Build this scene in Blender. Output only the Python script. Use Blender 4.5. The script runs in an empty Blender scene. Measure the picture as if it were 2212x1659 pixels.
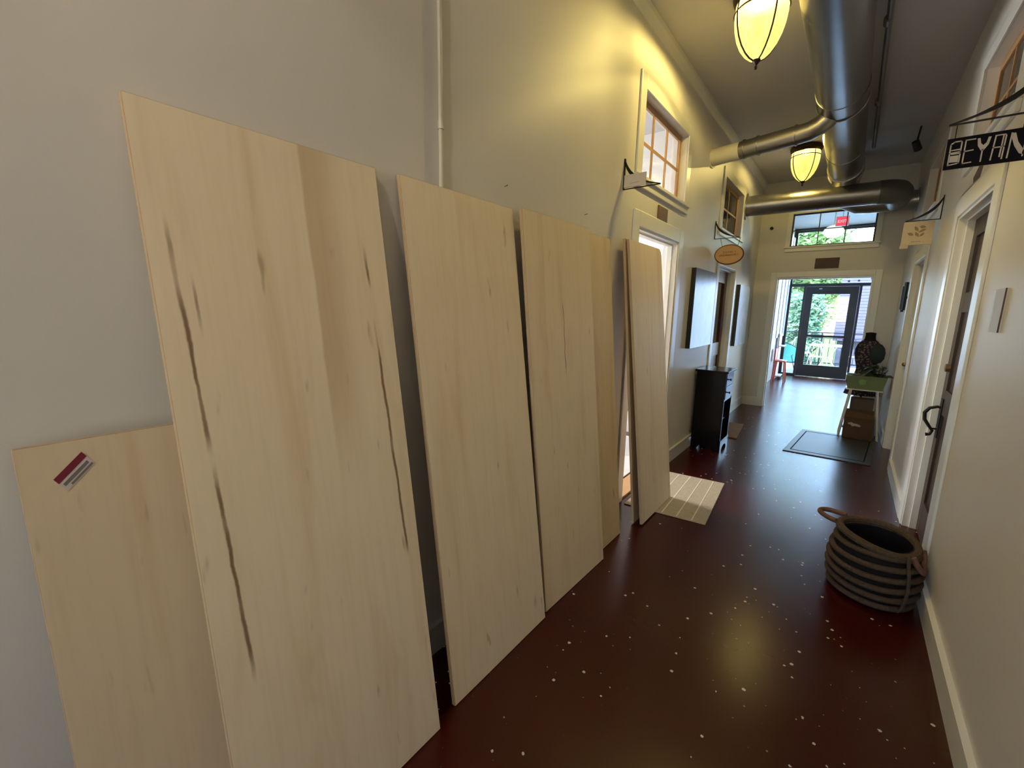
import bpy, bmesh, math, random
from mathutils import Vector, Matrix
random.seed(7)
S = bpy.context.scene
COL = S.collection
PI = math.pi

# ------------------------------------------------------------------ camera
FPX = 919.74
cd = bpy.data.cameras.new('camera'); cam = bpy.data.objects.new('camera', cd); COL.objects.link(cam)
cd.sensor_width = 36.0; cd.lens = FPX / 2212.0 * 36.0; cd.clip_start = 0.02; cd.clip_end = 200
YAW, PITCH, ROLL = math.radians(38.066), math.radians(10.101), math.radians(0.946)
cam.matrix_world = (Matrix.Translation((0, 0, 1.5)) @ Matrix.Rotation(YAW, 4, 'Z')
                    @ Matrix.Rotation(PI / 2 - PITCH, 4, 'X') @ Matrix.Rotation(ROLL, 4, 'Z'))
S.camera = cam

# ------------------------------------------------------------------ light and exposure
W = bpy.data.worlds.new('world'); S.world = W; W.use_nodes = True
wn = W.node_tree.nodes; wl = W.node_tree.links
bg = wn['Background']
sky = wn.new('ShaderNodeTexSky'); sky.sky_type = 'NISHITA'; sky.sun_disc = False
sky.sun_elevation = math.radians(52); sky.sun_rotation = math.radians(200); sky.air_density = 1.3; sky.dust_density = 0.4
wl.new(sky.outputs[0], bg.inputs[0]); bg.inputs[1].default_value = 1.45
def light(name, kind, loc, rot, energy, color, **kw):
    l = bpy.data.lights.new(name, kind); l.energy = energy; l.color = color
    for k, v in kw.items(): setattr(l, k, v)
    o = bpy.data.objects.new(name, l); COL.objects.link(o); o.location = loc; o.rotation_euler = rot
    return o
light('sun', 'SUN', (0, 0, 20), (math.radians(38), 0, math.radians(-25)), 11.0, (0.90, 0.97, 1.0), angle=0.02)
# daylight entering through the shop front and an unseen window added behind the viewer
light('shopfront_daylight', 'AREA', (0.3, 12.20, 1.5), (math.radians(-90), 0, 0), 74, (0.43, 0.66, 1.0), shape='RECTANGLE', size=3.0, size_y=2.6)
light('back_fill_light', 'AREA', (-0.40, -3.86, 1.75), (math.radians(90), 0, 0), 12, (1.0, 0.96, 0.98), shape='RECTANGLE', size=1.3, size_y=1.9)
S.view_settings.view_transform = 'Standard'; S.view_settings.look = 'None'
S.view_settings.exposure = 0.5; S.view_settings.gamma = 1.0; S.view_settings.use_curve_mapping = False

# ------------------------------------------------------------------ dimensions
XL, XR, YE, YF, YB, ZC = -1.275, 0.470, 7.82, 12.33, -4.0, 3.42
WT = 0.12

# ------------------------------------------------------------------ materials
def srgb(r, g, b):
    f = lambda c: (c / 255 / 12.92) if c / 255 <= 0.04045 else ((c / 255 + 0.055) / 1.055) ** 2.4
    return (f(r), f(g), f(b), 1)
class N:
    """small node helper"""
    def __init__(s, name):
        s.m = bpy.data.materials.new(name); s.m.use_nodes = True
        s.t = s.m.node_tree; s.n = s.t.nodes; s.b = s.n['Principled BSDF']; s.out = s.n['Material Output']
    def new(s, t, **kw):
        o = s.n.new(t)
        for k, v in kw.items(): setattr(o, k, v)
        return o
    def link(s, a, b): s.t.links.new(a, b)
    def set(s, o, i, v):
        if hasattr(v, 'is_output'): s.link(v, o.inputs[i])
        else: o.inputs[i].default_value = v
    def math(s, op, a, b=0.0, c=None, clamp=False):
        o = s.new('ShaderNodeMath', operation=op, use_clamp=clamp); s.set(o, 0, a); s.set(o, 1, b)
        if c is not None: s.set(o, 2, c)
        return o.outputs[0]
    def mix(s, f, a, b, blend='MIX'):
        o = s.new('ShaderNodeMix', data_type='RGBA', blend_type=blend)
        s.set(o, 0, f); s.set(o, 6, a); s.set(o, 7, b); return o.outputs[2]
    def noise(s, vec, scale, detail=3, rough=0.5, dist=0.0):
        o = s.new('ShaderNodeTexNoise'); s.set(o, 'Vector', vec); o.inputs['Scale'].default_value = scale
        o.inputs['Detail'].default_value = detail; o.inputs['Roughness'].default_value = rough; o.inputs['Distortion'].default_value = dist
        return o.outputs[0]
    def ramp(s, f, *stops):
        o = s.new('ShaderNodeValToRGB'); s.set(o, 0, f); e = o.color_ramp.elements
        while len(e) < len(stops): e.new(0.5)
        for el, (p, c) in zip(e, stops): el.position = p; el.color = c if len(c) == 4 else (*c, 1)
        return o.outputs[0]
    def step(s, f, a, b):
        o = s.new('ShaderNodeMapRange', interpolation_type='SMOOTHSTEP'); s.set(o, 0, f); s.set(o, 1, a); s.set(o, 2, b); return o.outputs[0]
    def coords(s, scale=(1, 1, 1), kind='Object', loc=(0, 0, 0)):
        t = s.new('ShaderNodeTexCoord'); mp = s.new('ShaderNodeMapping'); s.link(t.outputs[kind], mp.inputs[0])
        mp.inputs['Scale'].default_value = scale; mp.inputs['Location'].default_value = loc
        return mp.outputs[0]
    def world(s, scale=(1, 1, 1)):
        t = s.new('ShaderNodeNewGeometry'); mp = s.new('ShaderNodeMapping'); s.link(t.outputs['Position'], mp.inputs[0])
        mp.inputs['Scale'].default_value = scale; return mp.outputs[0]
    def sep(s, v):
        o = s.new('ShaderNodeSeparateXYZ'); s.link(v, o.inputs[0]); return o.outputs
    def bump(s, h, strength=0.2, dist=0.01):
        o = s.new('ShaderNodeBump'); s.set(o, 'Height', h); o.inputs['Strength'].default_value = strength; o.inputs['Distance'].default_value = dist
        s.link(o.outputs[0], s.b.inputs['Normal'])
    def base(s, c, rough=0.5, metal=0.0, spec=0.5):
        s.set(s.b, 'Base Color', c); s.set(s.b, 'Roughness', rough); s.b.inputs['Metallic'].default_value = metal; s.b.inputs['Specular IOR Level'].default_value = spec
        return s.m
def simple(name, c, rough=0.5, metal=0.0, var=0.06, scale=18, spec=0.5, bump=0.0):
    n = N(name); v = n.world()
    f = n.noise(v, scale, 4)
    lo = tuple(x * (1 - var) for x in c[:3]) + (1,); hi = tuple(min(1, x * (1 + var)) for x in c[:3]) + (1,)
    n.base(n.mix(f, lo, hi), rough, metal, spec)
    if bump: n.bump(n.noise(v, scale * 4, 3), bump, 0.004)
    return n.m
def paint(name, c, rough, var=0.035, bump=0.06):
    n = N(name); v = n.world()
    lo = tuple(x * (1 - var) for x in c[:3]) + (1,); hi = tuple(min(1, x * (1 + var)) for x in c[:3]) + (1,)
    col = n.mix(n.noise(v, 1.3, 4), lo, hi)
    n.base(col, rough); n.bump(n.noise(v, 160, 2), bump, 0.002); return n.m
M = {}
M['wall'] = paint('wall_paint', srgb(221, 217, 210), 0.45)
M['ceiling'] = paint('ceiling_paint', srgb(196, 193, 194), 0.6, 0.06, 0.25)
M['trim'] = paint('trim_paint', srgb(226, 225, 218), 0.32, 0.02, 0.03)
M['trim_end'] = paint('end_wall_paint', srgb(208, 205, 197), 0.42)
def floor_mat():
    n = N('painted_concrete'); v = n.world()
    big = n.noise(v, 0.9, 5, 0.6); mid = n.noise(v, 5, 5, 0.6)
    c = n.mix(big, srgb(57, 12, 8), srgb(68, 17, 12)); c = n.mix(n.math('MULTIPLY', mid, 0.35), c, srgb(40, 12, 10))
    def specks(scale, r, gate, seed):
        vo = n.new('ShaderNodeTexVoronoi'); vo.feature = 'F1'; n.set(vo, 'Vector', n.world((1, 1, 0))); vo.inputs['Scale'].default_value = scale
        rnd = n.sep(vo.outputs['Color'])
        ok = n.math('GREATER_THAN', rnd[seed], gate); rad = n.math('MULTIPLY', n.math('POWER', rnd[(seed + 1) % 3], 2.6), r)
        wob = n.math('MULTIPLY', n.math('SUBTRACT', n.noise(v, scale * 9, 2), 0.5), r * 1.1)
        return n.math('MULTIPLY', n.math('LESS_THAN', n.math('ADD', vo.outputs['Distance'], wob), rad), ok)
    patch = n.step(n.noise(v, 1.1, 3), 0.40, 0.62)
    s = n.math('MAXIMUM', n.math('MAXIMUM', specks(8.5, 0.085, 0.15, 0), specks(19, 0.13, 0.40, 1)), n.math('MULTIPLY', specks(42, 0.17, 0.55, 2), n.step(n.noise(v, 0.8, 2), 0.45, 0.6)))
    c = n.mix(n.math('MULTIPLY', s, 0.75), c, srgb(222, 212, 206))
    rough = n.math('ADD', n.math('MULTIPLY', n.noise(v, 2.5, 3), 0.08), 0.21)
    n.base(c, rough, 0, 0.35)
    n.bump(n.math('ADD', n.math('MULTIPLY', n.noise(v, 30, 2), 0.25), n.math('MULTIPLY', s, 0.6)), 0.10, 0.003)
    return n.m
M['floor'] = floor_mat()
def board_mat(name, seed, tone=(1, 1, 1), streaks=(), band=None):
    """pale rotary-cut plywood face; object space: y across the sheet, z along it (metres)"""
    n = N(name); oc = n.coords(); x, y, z = n.sep(oc)
    long_ = n.coords((1, 1, 0.12), loc=(seed * 3.1, seed * 1.7, seed))
    g1 = n.noise(long_, 9, 4, 0.55, 0.6); g2 = n.noise(n.coords((1, 1, 0.05), loc=(seed, 2 * seed, 0)), 55, 3, 0.6); g3 = n.noise(n.coords((1, 1, 0.6), loc=(0, seed, seed)), 2.2, 3)
    t = lambda c: tuple(a * b for a, b in zip(c[:3], tone)) + (1,)
    c = n.mix(g3, t(srgb(235, 216, 184)), t(srgb(243, 228, 200)))
    c = n.mix(n.math('MULTIPLY', n.step(g1, 0.48, 0.80), 0.8), c, t(srgb(222, 196, 158)))
    c = n.mix(n.math('MULTIPLY', n.step(g2, 0.40, 0.85), 0.12), c, t(srgb(180, 152, 116)))
    # flecks and short dashes of the veneer
    fl = n.noise(n.coords((1, 1, 0.22), loc=(seed * 5, seed * 2.3, 0)), 24, 2, 0.5)
    c = n.mix(n.math('MULTIPLY', n.step(fl, 0.67, 0.80), 0.55), c, t(srgb(150, 116, 78)))
    if band:
        u0, amp, f = band
        wob = n.math('MULTIPLY', n.math('SUBTRACT', n.noise(n.coords((0, 0, 1), loc=(0, 0, seed)), 2.5, 3), 0.5), amp)
        d = n.math('SUBTRACT', n.math('ADD', y, wob), u0)
        inside = n.math('MULTIPLY', n.step(d, -0.004, 0.006), n.math('SUBTRACT', 1, n.step(d, 0.03, 0.14)))
        hi = n.step(z, 0.9, 1.4)
        c = n.mix(n.math('MULTIPLY', n.math('MULTIPLY', inside, hi), f), c, t(srgb(176, 138, 92)))
    for (u0, slope, zr, amp, w, z0, z1, k) in streaks:
        wob = n.math('MULTIPLY', n.math('SUBTRACT', n.noise(n.coords((0, 0, 1), loc=(0, 0, k)), 5.0, 4, 0.6), 0.5), amp)
        centre = n.math('ADD', n.math('ADD', n.math('MULTIPLY', n.math('SUBTRACT', zr, z), slope), u0), wob)
        d = n.math('ABSOLUTE', n.math('SUBTRACT', y, centre))
        wn_ = n.math('ADD', n.math('MULTIPLY', n.noise(n.coords((0, 0, 1), loc=(0, 0, k * 2.2)), 6, 3), w * 1.6), w * 0.15)
        prof = n.math('SUBTRACT', 1, n.step(n.math('DIVIDE', d, wn_), 0.25, 1.0))
        gate = n.step(n.noise(n.coords((0, 0, 1), loc=(0, 0, k * 1.3)), 3.2, 2), 0.36, 0.52)
        rng = n.math('MULTIPLY', n.step(z, z0, z0 + 0.12), n.math('SUBTRACT', 1, n.step(z, z1 - 0.12, z1)))
        f = n.math('MULTIPLY', n.math('MULTIPLY', prof, gate), n.math('MULTIPLY', rng, 0.85))
        c = n.mix(f, c, t(srgb(112, 74, 38)))
    n.base(c, 0.55, 0, 0.35); n.bump(g2, 0.05, 0.002)
    return n.m
def edge_mat():
    n = N('plywood_edge'); oc = n.coords((1, 1, 1)); x, y, z = n.sep(oc)
    wv = n.math('FRACT', n.math('MULTIPLY', x, 330.0))
    n.base(n.mix(n.step(wv, 0.4, 0.6), srgb(206, 184, 148), srgb(170, 140, 104)), 0.7); return n.m
M['ply_edge'] = edge_mat()
M['sash'] = simple('oiled_pine', srgb(184, 142, 96), 0.42, 0, 0.18, 30)
M['dark_wood'] = simple('dark_stained_wood', srgb(58, 46, 36), 0.45, 0, 0.25, 25)
M['red_wood'] = simple('red_brown_wood', srgb(88, 38, 28), 0.35, 0, 0.2, 25)
M['iron'] = simple('black_iron', (0.010, 0.008, 0.008, 1), 0.5, 0.0, 0.2, 60, spec=0.25)
M['bronze'] = simple('oil_rubbed_bronze', srgb(52, 34, 26), 0.4, 0.6, 0.25, 40)
M['black_gloss'] = simple('black_lacquer', (0.003, 0.003, 0.005, 1), 0.2, 0, 0.2, 20, spec=0.22)
M['black_canvas'] = simple('black_canvas_edge', (0.006, 0.007, 0.009, 1), 0.7)
M['pale_canvas_edge'] = simple('grey_canvas_edge', srgb(60, 66, 66), 0.7)
M['white_plastic'] = simple('white_plastic', srgb(225, 224, 220), 0.35, 0, 0.03)
M['pipe_paint'] = paint('painted_pipe', srgb(208, 203, 186), 0.4)
M['black_rubber'] = simple('black_rubber', (0.015, 0.015, 0.017, 1), 0.6)
M['brass'] = simple('aged_brass', srgb(160, 130, 95), 0.3, 0.8)
M['plaque'] = simple('brown_plaque', srgb(112, 84, 60), 0.5, 0, 0.15, 40)
M['dark_plaque'] = simple('dark_brown_plaque', srgb(74, 52, 44), 0.5, 0, 0.15, 40)
def metal_mat(name, c, rough, crinkle, scale):
    n = N(name); v = n.world()
    n.base(n.mix(n.noise(v, 3, 4), tuple(x * 0.82 for x in c[:3]) + (1,), c), n.math('ADD', n.math('MULTIPLY', n.noise(v, scale, 4), 0.18), rough), 1.0)
    n.bump(n.noise(v, scale, 5, 0.6, 0.8), crinkle, 0.02); return n.m
M['foil'] = metal_mat('foil_duct_wrap', srgb(150, 150, 148), 0.22, 0.07, 3)
M['galv'] = metal_mat('galvanised_steel', srgb(172, 170, 162), 0.24, 0.05, 14)
def glass(name, tint, refl, rough=0.03):
    n = N(name); tr = n.new('ShaderNodeBsdfTransparent'); tr.inputs[0].default_value = tint
    gl = n.new('ShaderNodeBsdfGlossy'); gl.inputs['Roughness'].default_value = rough
    fr = n.new('ShaderNodeFresnel'); fr.inputs[0].default_value = 1.5
    ge = n.new('ShaderNodeNewGeometry'); front = n.math('SUBTRACT', 1.0, ge.outputs['Backfacing'])
    mx = n.new('ShaderNodeMixShader'); n.link(n.math('MULTIPLY', n.math('MULTIPLY', fr.outputs[0], refl), front), mx.inputs[0]); n.link(tr.outputs[0], mx.inputs[1]); n.link(gl.outputs[0], mx.inputs[2])
    n.link(mx.outputs[0], n.out.inputs[0]); return n.m
M['glass'] = glass('window_glass', (0.95, 0.97, 0.97, 1), 1.0)
M['frost'] = glass('acrylic_sheet', (0.96, 0.95, 0.93, 1), 0.35, 0.35)
def emit(name, c, s):
    n = N(name); e = n.new('ShaderNodeEmission'); e.inputs[0].default_value = c; e.inputs[1].default_value = s
    n.link(e.outputs[0], n.out.inputs[0]); return n.m
def bowl_mat(name='amber_glass_bowl', tint=(1.0, 0.88, 0.50, 1), lo=(0.72, 0.52, 0.12, 1), hi=(1.0, 0.78, 0.20, 1)):
    n = N(name); sw = n.noise(n.coords((1, 1, 0.6)), 9, 3, 0.5, 1.5)
    e = n.new('ShaderNodeEmission'); e.inputs[1].default_value = 1.15; n.set(e, 0, n.mix(n.step(sw, 0.4, 0.62), hi, lo))
    tp = n.new('ShaderNodeBsdfTransparent'); tp.inputs[0].default_value = tint
    tl = n.new('ShaderNodeBsdfTranslucent'); tl.inputs[0].default_value = (1.0, 0.84, 0.36, 1)
    m1 = n.new('ShaderNodeMixShader'); m1.inputs[0].default_value = 0.06; n.link(tp.outputs[0], m1.inputs[1]); n.link(tl.outputs[0], m1.inputs[2])
    m2 = n.new('ShaderNodeMixShader'); m2.inputs[0].default_value = 0.52; n.link(m1.outputs[0], m2.inputs[1]); n.link(e.outputs[0], m2.inputs[2]); n.link(m2.outputs[0], n.out.inputs[0]); return n.m
M['bowl'] = bowl_mat()
M['bowl_white'] = bowl_mat('white_glass_bowl', (1, 0.97, 0.93, 1), (0.8, 0.76, 0.70, 1), (1, 0.96, 0.90, 1))

# ------------------------------------------------------------------ mesh helpers (all coordinates in world space unless said otherwise)
def bx(bm, x0, x1, y0, y1, z0, z1):
    v = [bm.verts.new(p) for p in ((x0, y0, z0), (x1, y0, z0), (x1, y1, z0), (x0, y1, z0), (x0, y0, z1), (x1, y0, z1), (x1, y1, z1), (x0, y1, z1))]
    for f in ((3, 2, 1, 0), (4, 5, 6, 7), (0, 1, 5, 4), (1, 2, 6, 5), (2, 3, 7, 6), (3, 0, 4, 7)): bm.faces.new([v[i] for i in f])
def tube(bm, pts, r, seg=10, cap=True, closed=False, up=None):
    pts = [Vector(p) for p in pts]; n = len(pts); rings = []
    rr = r if isinstance(r, (list, tuple)) else [r] * n
    prev = None
    for i, p in enumerate(pts):
        if closed: t = pts[(i + 1) % n] - pts[i - 1]
        else: t = pts[min(i + 1, n - 1)] - pts[max(i - 1, 0)]
        t.normalize()
        if prev is None:
            a = Vector((0, 0, 1)) if abs(t.z) < 0.9 else Vector((1, 0, 0)); u = t.cross(a).normalized()
        else:
            u = (prev - t * prev.dot(t)).normalized()
        prev = u; w = t.cross(u)
        rings.append([bm.verts.new(p + (u * math.cos(2 * PI * k / seg) + w * math.sin(2 * PI * k / seg)) * rr[i]) for k in range(seg)])
    for i in range(n if closed else n - 1):
        A, B = rings[i], rings[(i + 1) % n]
        for k in range(seg): bm.faces.new((A[k], A[(k + 1) % seg], B[(k + 1) % seg], B[k]))
    if cap and not closed: bm.faces.new(rings[0][::-1]); bm.faces.new(rings[-1])
def lathe(bm, prof, c, seg=24, sx=1.0, sy=1.0):
    rings = []
    for (r, z) in prof:
        rings.append([bm.verts.new((c[0] + sx * r * math.cos(2 * PI * k / seg), c[1] + sy * r * math.sin(2 * PI * k / seg), c[2] + z)) for k in range(seg)])
    for A, B in zip(rings, rings[1:]):
        for k in range(seg): bm.faces.new((A[k], A[(k + 1) % seg], B[(k + 1) % seg], B[k]))
    if prof[0][0] > 1e-5: bm.faces.new(rings[0][::-1])
    if prof[-1][0] > 1e-5: bm.faces.new(rings[-1])
def prism(bm, poly, f0, f1):
    """poly: 2-D outline; f0 / f1 map a 2-D point to the two end faces"""
    a = [bm.verts.new(f0(p)) for p in poly]; b = [bm.verts.new(f1(p)) for p in poly]; n = len(poly)
    bm.faces.new(a[::-1]); bm.faces.new(b)
    for i in range(n): bm.faces.new((a[i], a[(i + 1) % n], b[(i + 1) % n], b[i]))
def link(name, me, mat, parent=None, loc=(0, 0, 0)):
    o = bpy.data.objects.new(name, me); COL.objects.link(o)
    if mat is not None and not me.materials: me.materials.append(M[mat] if isinstance(mat, str) else mat)
    o.location = loc
    if parent is not None: o.parent = parent
    return o
def obj(name, fn, mat, parent=None, smooth=False, bevel=0.0, origin=None):
    bm = bmesh.new(); fn(bm)
    bmesh.ops.remove_doubles(bm, verts=bm.verts, dist=1e-6)
    bmesh.ops.recalc_face_normals(bm, faces=bm.faces)
    if origin is None:
        xs = [v.co for v in bm.verts]
        origin = Vector(((min(v.x for v in xs) + max(v.x for v in xs)) / 2, (min(v.y for v in xs) + max(v.y for v in xs)) / 2, min(v.z for v in xs)))
    origin = Vector(origin)
    for v in bm.verts: v.co -= origin
    me = bpy.data.meshes.new(name); bm.to_mesh(me); bm.free()
    if smooth:
        for p in me.polygons: p.use_smooth = True
        me.set_sharp_from_angle(angle=math.radians(40))
    base = Vector((0, 0, 0))
    p = parent
    while p is not None: base += p.location; p = p.parent
    o = link(name, me, mat, parent, origin - base)
    if bevel:
        b = o.modifiers.new('bevel', 'BEVEL'); b.width = bevel; b.segments = 2; b.limit_method = 'ANGLE'
    return o
def box(name, mat, x0, x1, y0, y1, z0, z1, parent=None, bevel=0.0):
    return obj(name, lambda b: bx(b, x0, x1, y0, y1, z0, z1), mat, parent, bevel=bevel)
def empty(name, loc):
    o = bpy.data.objects.new(name, None); COL.objects.link(o); o.location = loc; o.empty_display_size = 0.1; return o
def tag(o, label, cat, group=None):
    o['label'] = label; o['category'] = cat
    if group: o['group'] = group
    return o
def struct(o, label=None):
    o['kind'] = 'structure'
    if label: o['label'] = label
    return o
def thing(name, loc, label, cat, group=None): return tag(empty(name, loc), label, cat, group)

# wall frames: u runs along the wall, d into the wall (negative = proud of it), z up
def smap(side):
    if side == 'L': return lambda u, d, z: (XL - d, u, z)
    if side == 'R': return lambda u, d, z: (XR + d, u, z)
    return lambda u, d, z: (u, (YE if side == 'E' else YF) + d, z)
def sb(bm, side, u0, u1, d0, d1, z0, z1):
    f = smap(side); a = f(u0, d0, z0); b = f(u1, d1, z1)
    bx(bm, min(a[0], b[0]), max(a[0], b[0]), min(a[1], b[1]), max(a[1], b[1]), a[2], b[2])
def sbox(name, mat, side, u0, u1, d0, d1, z0, z1, parent=None, bevel=0.0):
    return obj(name, lambda b: sb(b, side, u0, u1, d0, d1, z0, z1), mat, parent, bevel=bevel)
def wall(name, side, u0, u1, z0, z1, holes, mat, th=WT, d0=0.0):
    us = sorted({u0, u1, *[h[0] for h in holes], *[h[1] for h in holes]}); zs = sorted({z0, z1, *[h[2] for h in holes], *[h[3] for h in holes]})
    f = smap(side)
    def solid(i, j):
        if i < 0 or j < 0 or i >= len(us) - 1 or j >= len(zs) - 1: return False
        uc = (us[i] + us[i + 1]) / 2; zc = (zs[j] + zs[j + 1]) / 2
        return not any(h[0] < uc < h[1] and h[2] < zc < h[3] for h in holes)
    def fn(bm):
        Q = lambda *pp: bm.faces.new([bm.verts.new(p) for p in pp])
        for i in range(len(us) - 1):
            for j in range(len(zs) - 1):
                if not solid(i, j): continue
                a, b, c, d = us[i], us[i + 1], zs[j], zs[j + 1]; D = d0 + th
                Q(f(a, d0, c), f(b, d0, c), f(b, d0, d), f(a, d0, d)); Q(f(a, D, c), f(b, D, c), f(b, D, d), f(a, D, d))
                if not solid(i - 1, j): Q(f(a, d0, c), f(a, D, c), f(a, D, d), f(a, d0, d))
                if not solid(i + 1, j): Q(f(b, d0, c), f(b, D, c), f(b, D, d), f(b, d0, d))
                if not solid(i, j - 1): Q(f(a, d0, c), f(b, d0, c), f(b, D, c), f(a, D, c))
                if not solid(i, j + 1): Q(f(a, d0, d), f(b, d0, d), f(b, D, d), f(a, D, d))
    return struct(obj(name, fn, mat, origin=(0, 0, 0)))

# ------------------------------------------------------------------ room shell
LD1 = (3.06, 3.96, 0, 2.09); LD2 = (5.47, 6.33, 0, 2.03)
LW1 = (3.035, 4.005, 2.42, 2.965); LW2 = (5.39, 6.38, 2.42, 2.965)
RD1 = (3.095, 4.02, 0, 2.12); RD2 = (5.42, 6.30, 0, 2.03)
RW1 = (3.06, 4.05, 2.46, 2.98); RW2 = (5.38, 6.36, 2.46, 2.98)
ED = (-0.98, 0.19, 0, 2.03); EW = (-0.86, 0.12, 2.475, 2.94)
struct(box('floor', 'floor', -5.2, 3.4, YB - 0.2, YF + 0.05, -0.12, 0))
struct(box('ceiling', 'ceiling', -5.2, 3.4, YB - 0.2, YF + 0.05, ZC, ZC + 0.12))
wall('wall_left', 'L', YB, YE + WT, 0, ZC, [LD1, LD2, LW1, LW2], 'wall')
wall('wall_right', 'R', YB, YE, 0, ZC, [RD1, RD2, RW1, RW2], 'wall')
wall('wall_end', 'E', XL, 3.2, 0, ZC, [ED, EW], 'trim_end')
BWN = (-0.85, 0.05, 1.0, 2.6)
o = wall('wall_back', 'E', XL - WT, XR + WT, 0, ZC, [BWN], 'wall', d0=YB - YE - WT)
# front room and the rooms behind the side walls
struct(box('wall_front_left', 'wall', XL - WT, XL, YE + WT, YF + 0.05, 0, ZC))
struct(box('wall_front_right', 'wall', 3.2, 3.3, YE, YF + 0.05, 0, ZC))
struct(box('wall_room_a_far', 'wall', -4.3, -4.2, 2.2, 5.0, 0, ZC))
struct(box('wall_room_a_near', 'wall', -4.3, XL - WT, 2.1, 2.2, 0, ZC))
struct(box('wall_room_divider', 'wall', -4.3, XL - WT, 4.95, 5.05, 0, ZC))
struct(box('wall_room_b_far', 'wall', -4.3, -4.2, 5.05, 7.9, 0, ZC))
struct(box('wall_room_b_end', 'wall', -4.3, XL - WT, 7.82, 7.94, 0, ZC))
struct(box('wall_side_rooms', 'wall', 2.6, 2.7, YB, YE, 0, ZC))
struct(box('wall_side_rooms_near', 'wall', XR + WT, 2.7, YB - 0.1, YB, 0, ZC))
# skirting
BH = 0.125
def skirt(name, side, runs, d=0.016):
    def fn(b):
        for (a, c) in runs: sb(b, side, a, c, -d, 0, 0, BH); sb(b, side, a, c, -d - 0.006, 0, BH, BH + 0.012)
    struct(obj(name, fn, 'trim'))
skirt('baseboard_left', 'L', [(YB, LD1[0] - 0.10), (LD1[1] + 0.11, LD2[0] - 0.10), (LD2[1] + 0.10, YE)])
skirt('baseboard_right', 'R', [(YB, RD1[0] - 0.12), (RD1[1] + 0.11, RD2[0] - 0.11), (RD2[1] + 0.11, YE)])
skirt('baseboard_end', 'E', [(XL, ED[0] - 0.06), (ED[1] + 0.10, XR)])
# cove moulding along the left ceiling line
def cove(b):
    prism(b, [(0, 0), (0.012, 0), (0.022, 0.018), (0.038, 0.055), (0.042, 0.085), (0, 0.085)],
          lambda p: (XL + p[0], YB, ZC - 0.085 + p[1]), lambda p: (XL + p[0], YE, ZC - 0.085 + p[1]))
struct(obj('trim_1', cove, 'trim'))

# ------------------------------------------------------------------ windows and doors
def casing_fn(side, h, w, t=0.014, bottom=False, wt=None):
    u0, u1, z0, z1 = h; wt = wt or w
    def fn(b):
        sb(b, side, u0 - w, u0, -t, 0, z0 if z0 == 0 else z0 - (w if bottom else 0), z1 + wt)
        sb(b, side, u1, u1 + w, -t, 0, z0 if z0 == 0 else z0 - (w if bottom else 0), z1 + wt)
        sb(b, side, u0, u1, -t, 0, z1, z1 + wt)
        if bottom: sb(b, side, u0, u1, -t, 0, z0 - w, z0)
    return fn
WIN = [0]; DOOR = [0]
def base_of(side, h): return Vector(smap(side)((h[0] + h[1]) / 2, 0, h[2]))
def transom(side, h, cols, rows, sash='sash', glassm='glass', depth=0.060, casing=0.095, label=None, frame=0.042, mun=0.020):
    WIN[0] += 1; u0, u1, z0, z1 = h
    w = struct(empty('window_%d' % WIN[0], base_of(side, h)), label)
    obj('casing', casing_fn(side, (u0, u1, z0, z1), casing, wt=0.09), 'trim', w, bevel=0.003)
    def sill(b):
        sb(b, side, u0 - casing - 0.01, u1 + casing + 0.01, -0.034, depth - 0.012, z0 - 0.022, z0); sb(b, side, u0 - casing, u1 + casing, -0.018, 0, z0 - 0.075, z0 - 0.022)
    obj('sill', sill, 'trim', w, bevel=0.003)
    d0, d1 = depth - 0.008, depth + 0.010
    def sashf(b):
        sb(b, side, u0, u0 + frame, d0, d1, z0, z1); sb(b, side, u1 - frame, u1, d0, d1, z0, z1)
        sb(b, side, u0 + frame, u1 - frame, d0, d1, z1 - frame, z1); sb(b, side, u0 + frame, u1 - frame, d0, d1, z0, z0 + frame)
    obj('sash', sashf, sash, w, bevel=0.002)
    U0, U1, Z0, Z1 = u0 + frame, u1 - frame, z0 + frame, z1 - frame
    for i in range(1, cols):
        u = U0 + (U1 - U0) * i / cols; sbox('muntin', sash, side, u - mun / 2, u + mun / 2, d0 + 0.003, d1 - 0.004, Z0, Z1, w)
    for j in range(1, rows):
        z = Z0 + (Z1 - Z0) * j / rows; sbox('muntin', sash, side, U0, U1, d0 + 0.004, d1 - 0.005, z - mun / 2, z + mun / 2, w)
    for i in range(cols):
        for j in range(rows):
            sbox('pane', glassm, side, U0 + (U1 - U0) * i / cols, U0 + (U1 - U0) * (i + 1) / cols, depth + 0.000, depth + 0.003, Z0 + (Z1 - Z0) * j / rows, Z0 + (Z1 - Z0) * (j + 1) / rows, w)
    return w
transom('L', LW1, 3, 2, label='transom window with oiled pine muntins above the open lit doorway')
transom('L', LW2, 2, 2, label='transom window with pine muntins above the red-brown panelled door')
transom('R', RW1, 3, 2, label='pine transom window above the dark door with iron pull')
transom('R', RW2, 3, 2, label='pine transom window above the recessed door by the dress form')
M['dark_bar'] = simple('dark_window_bar', srgb(62, 62, 54), 0.5)
transom('E', EW, 3, 2, sash='dark_bar', casing=0.06, frame=0.018, mun=0.012, depth=0.045, label='transom window with thin dark bars over the open passage')

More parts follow.
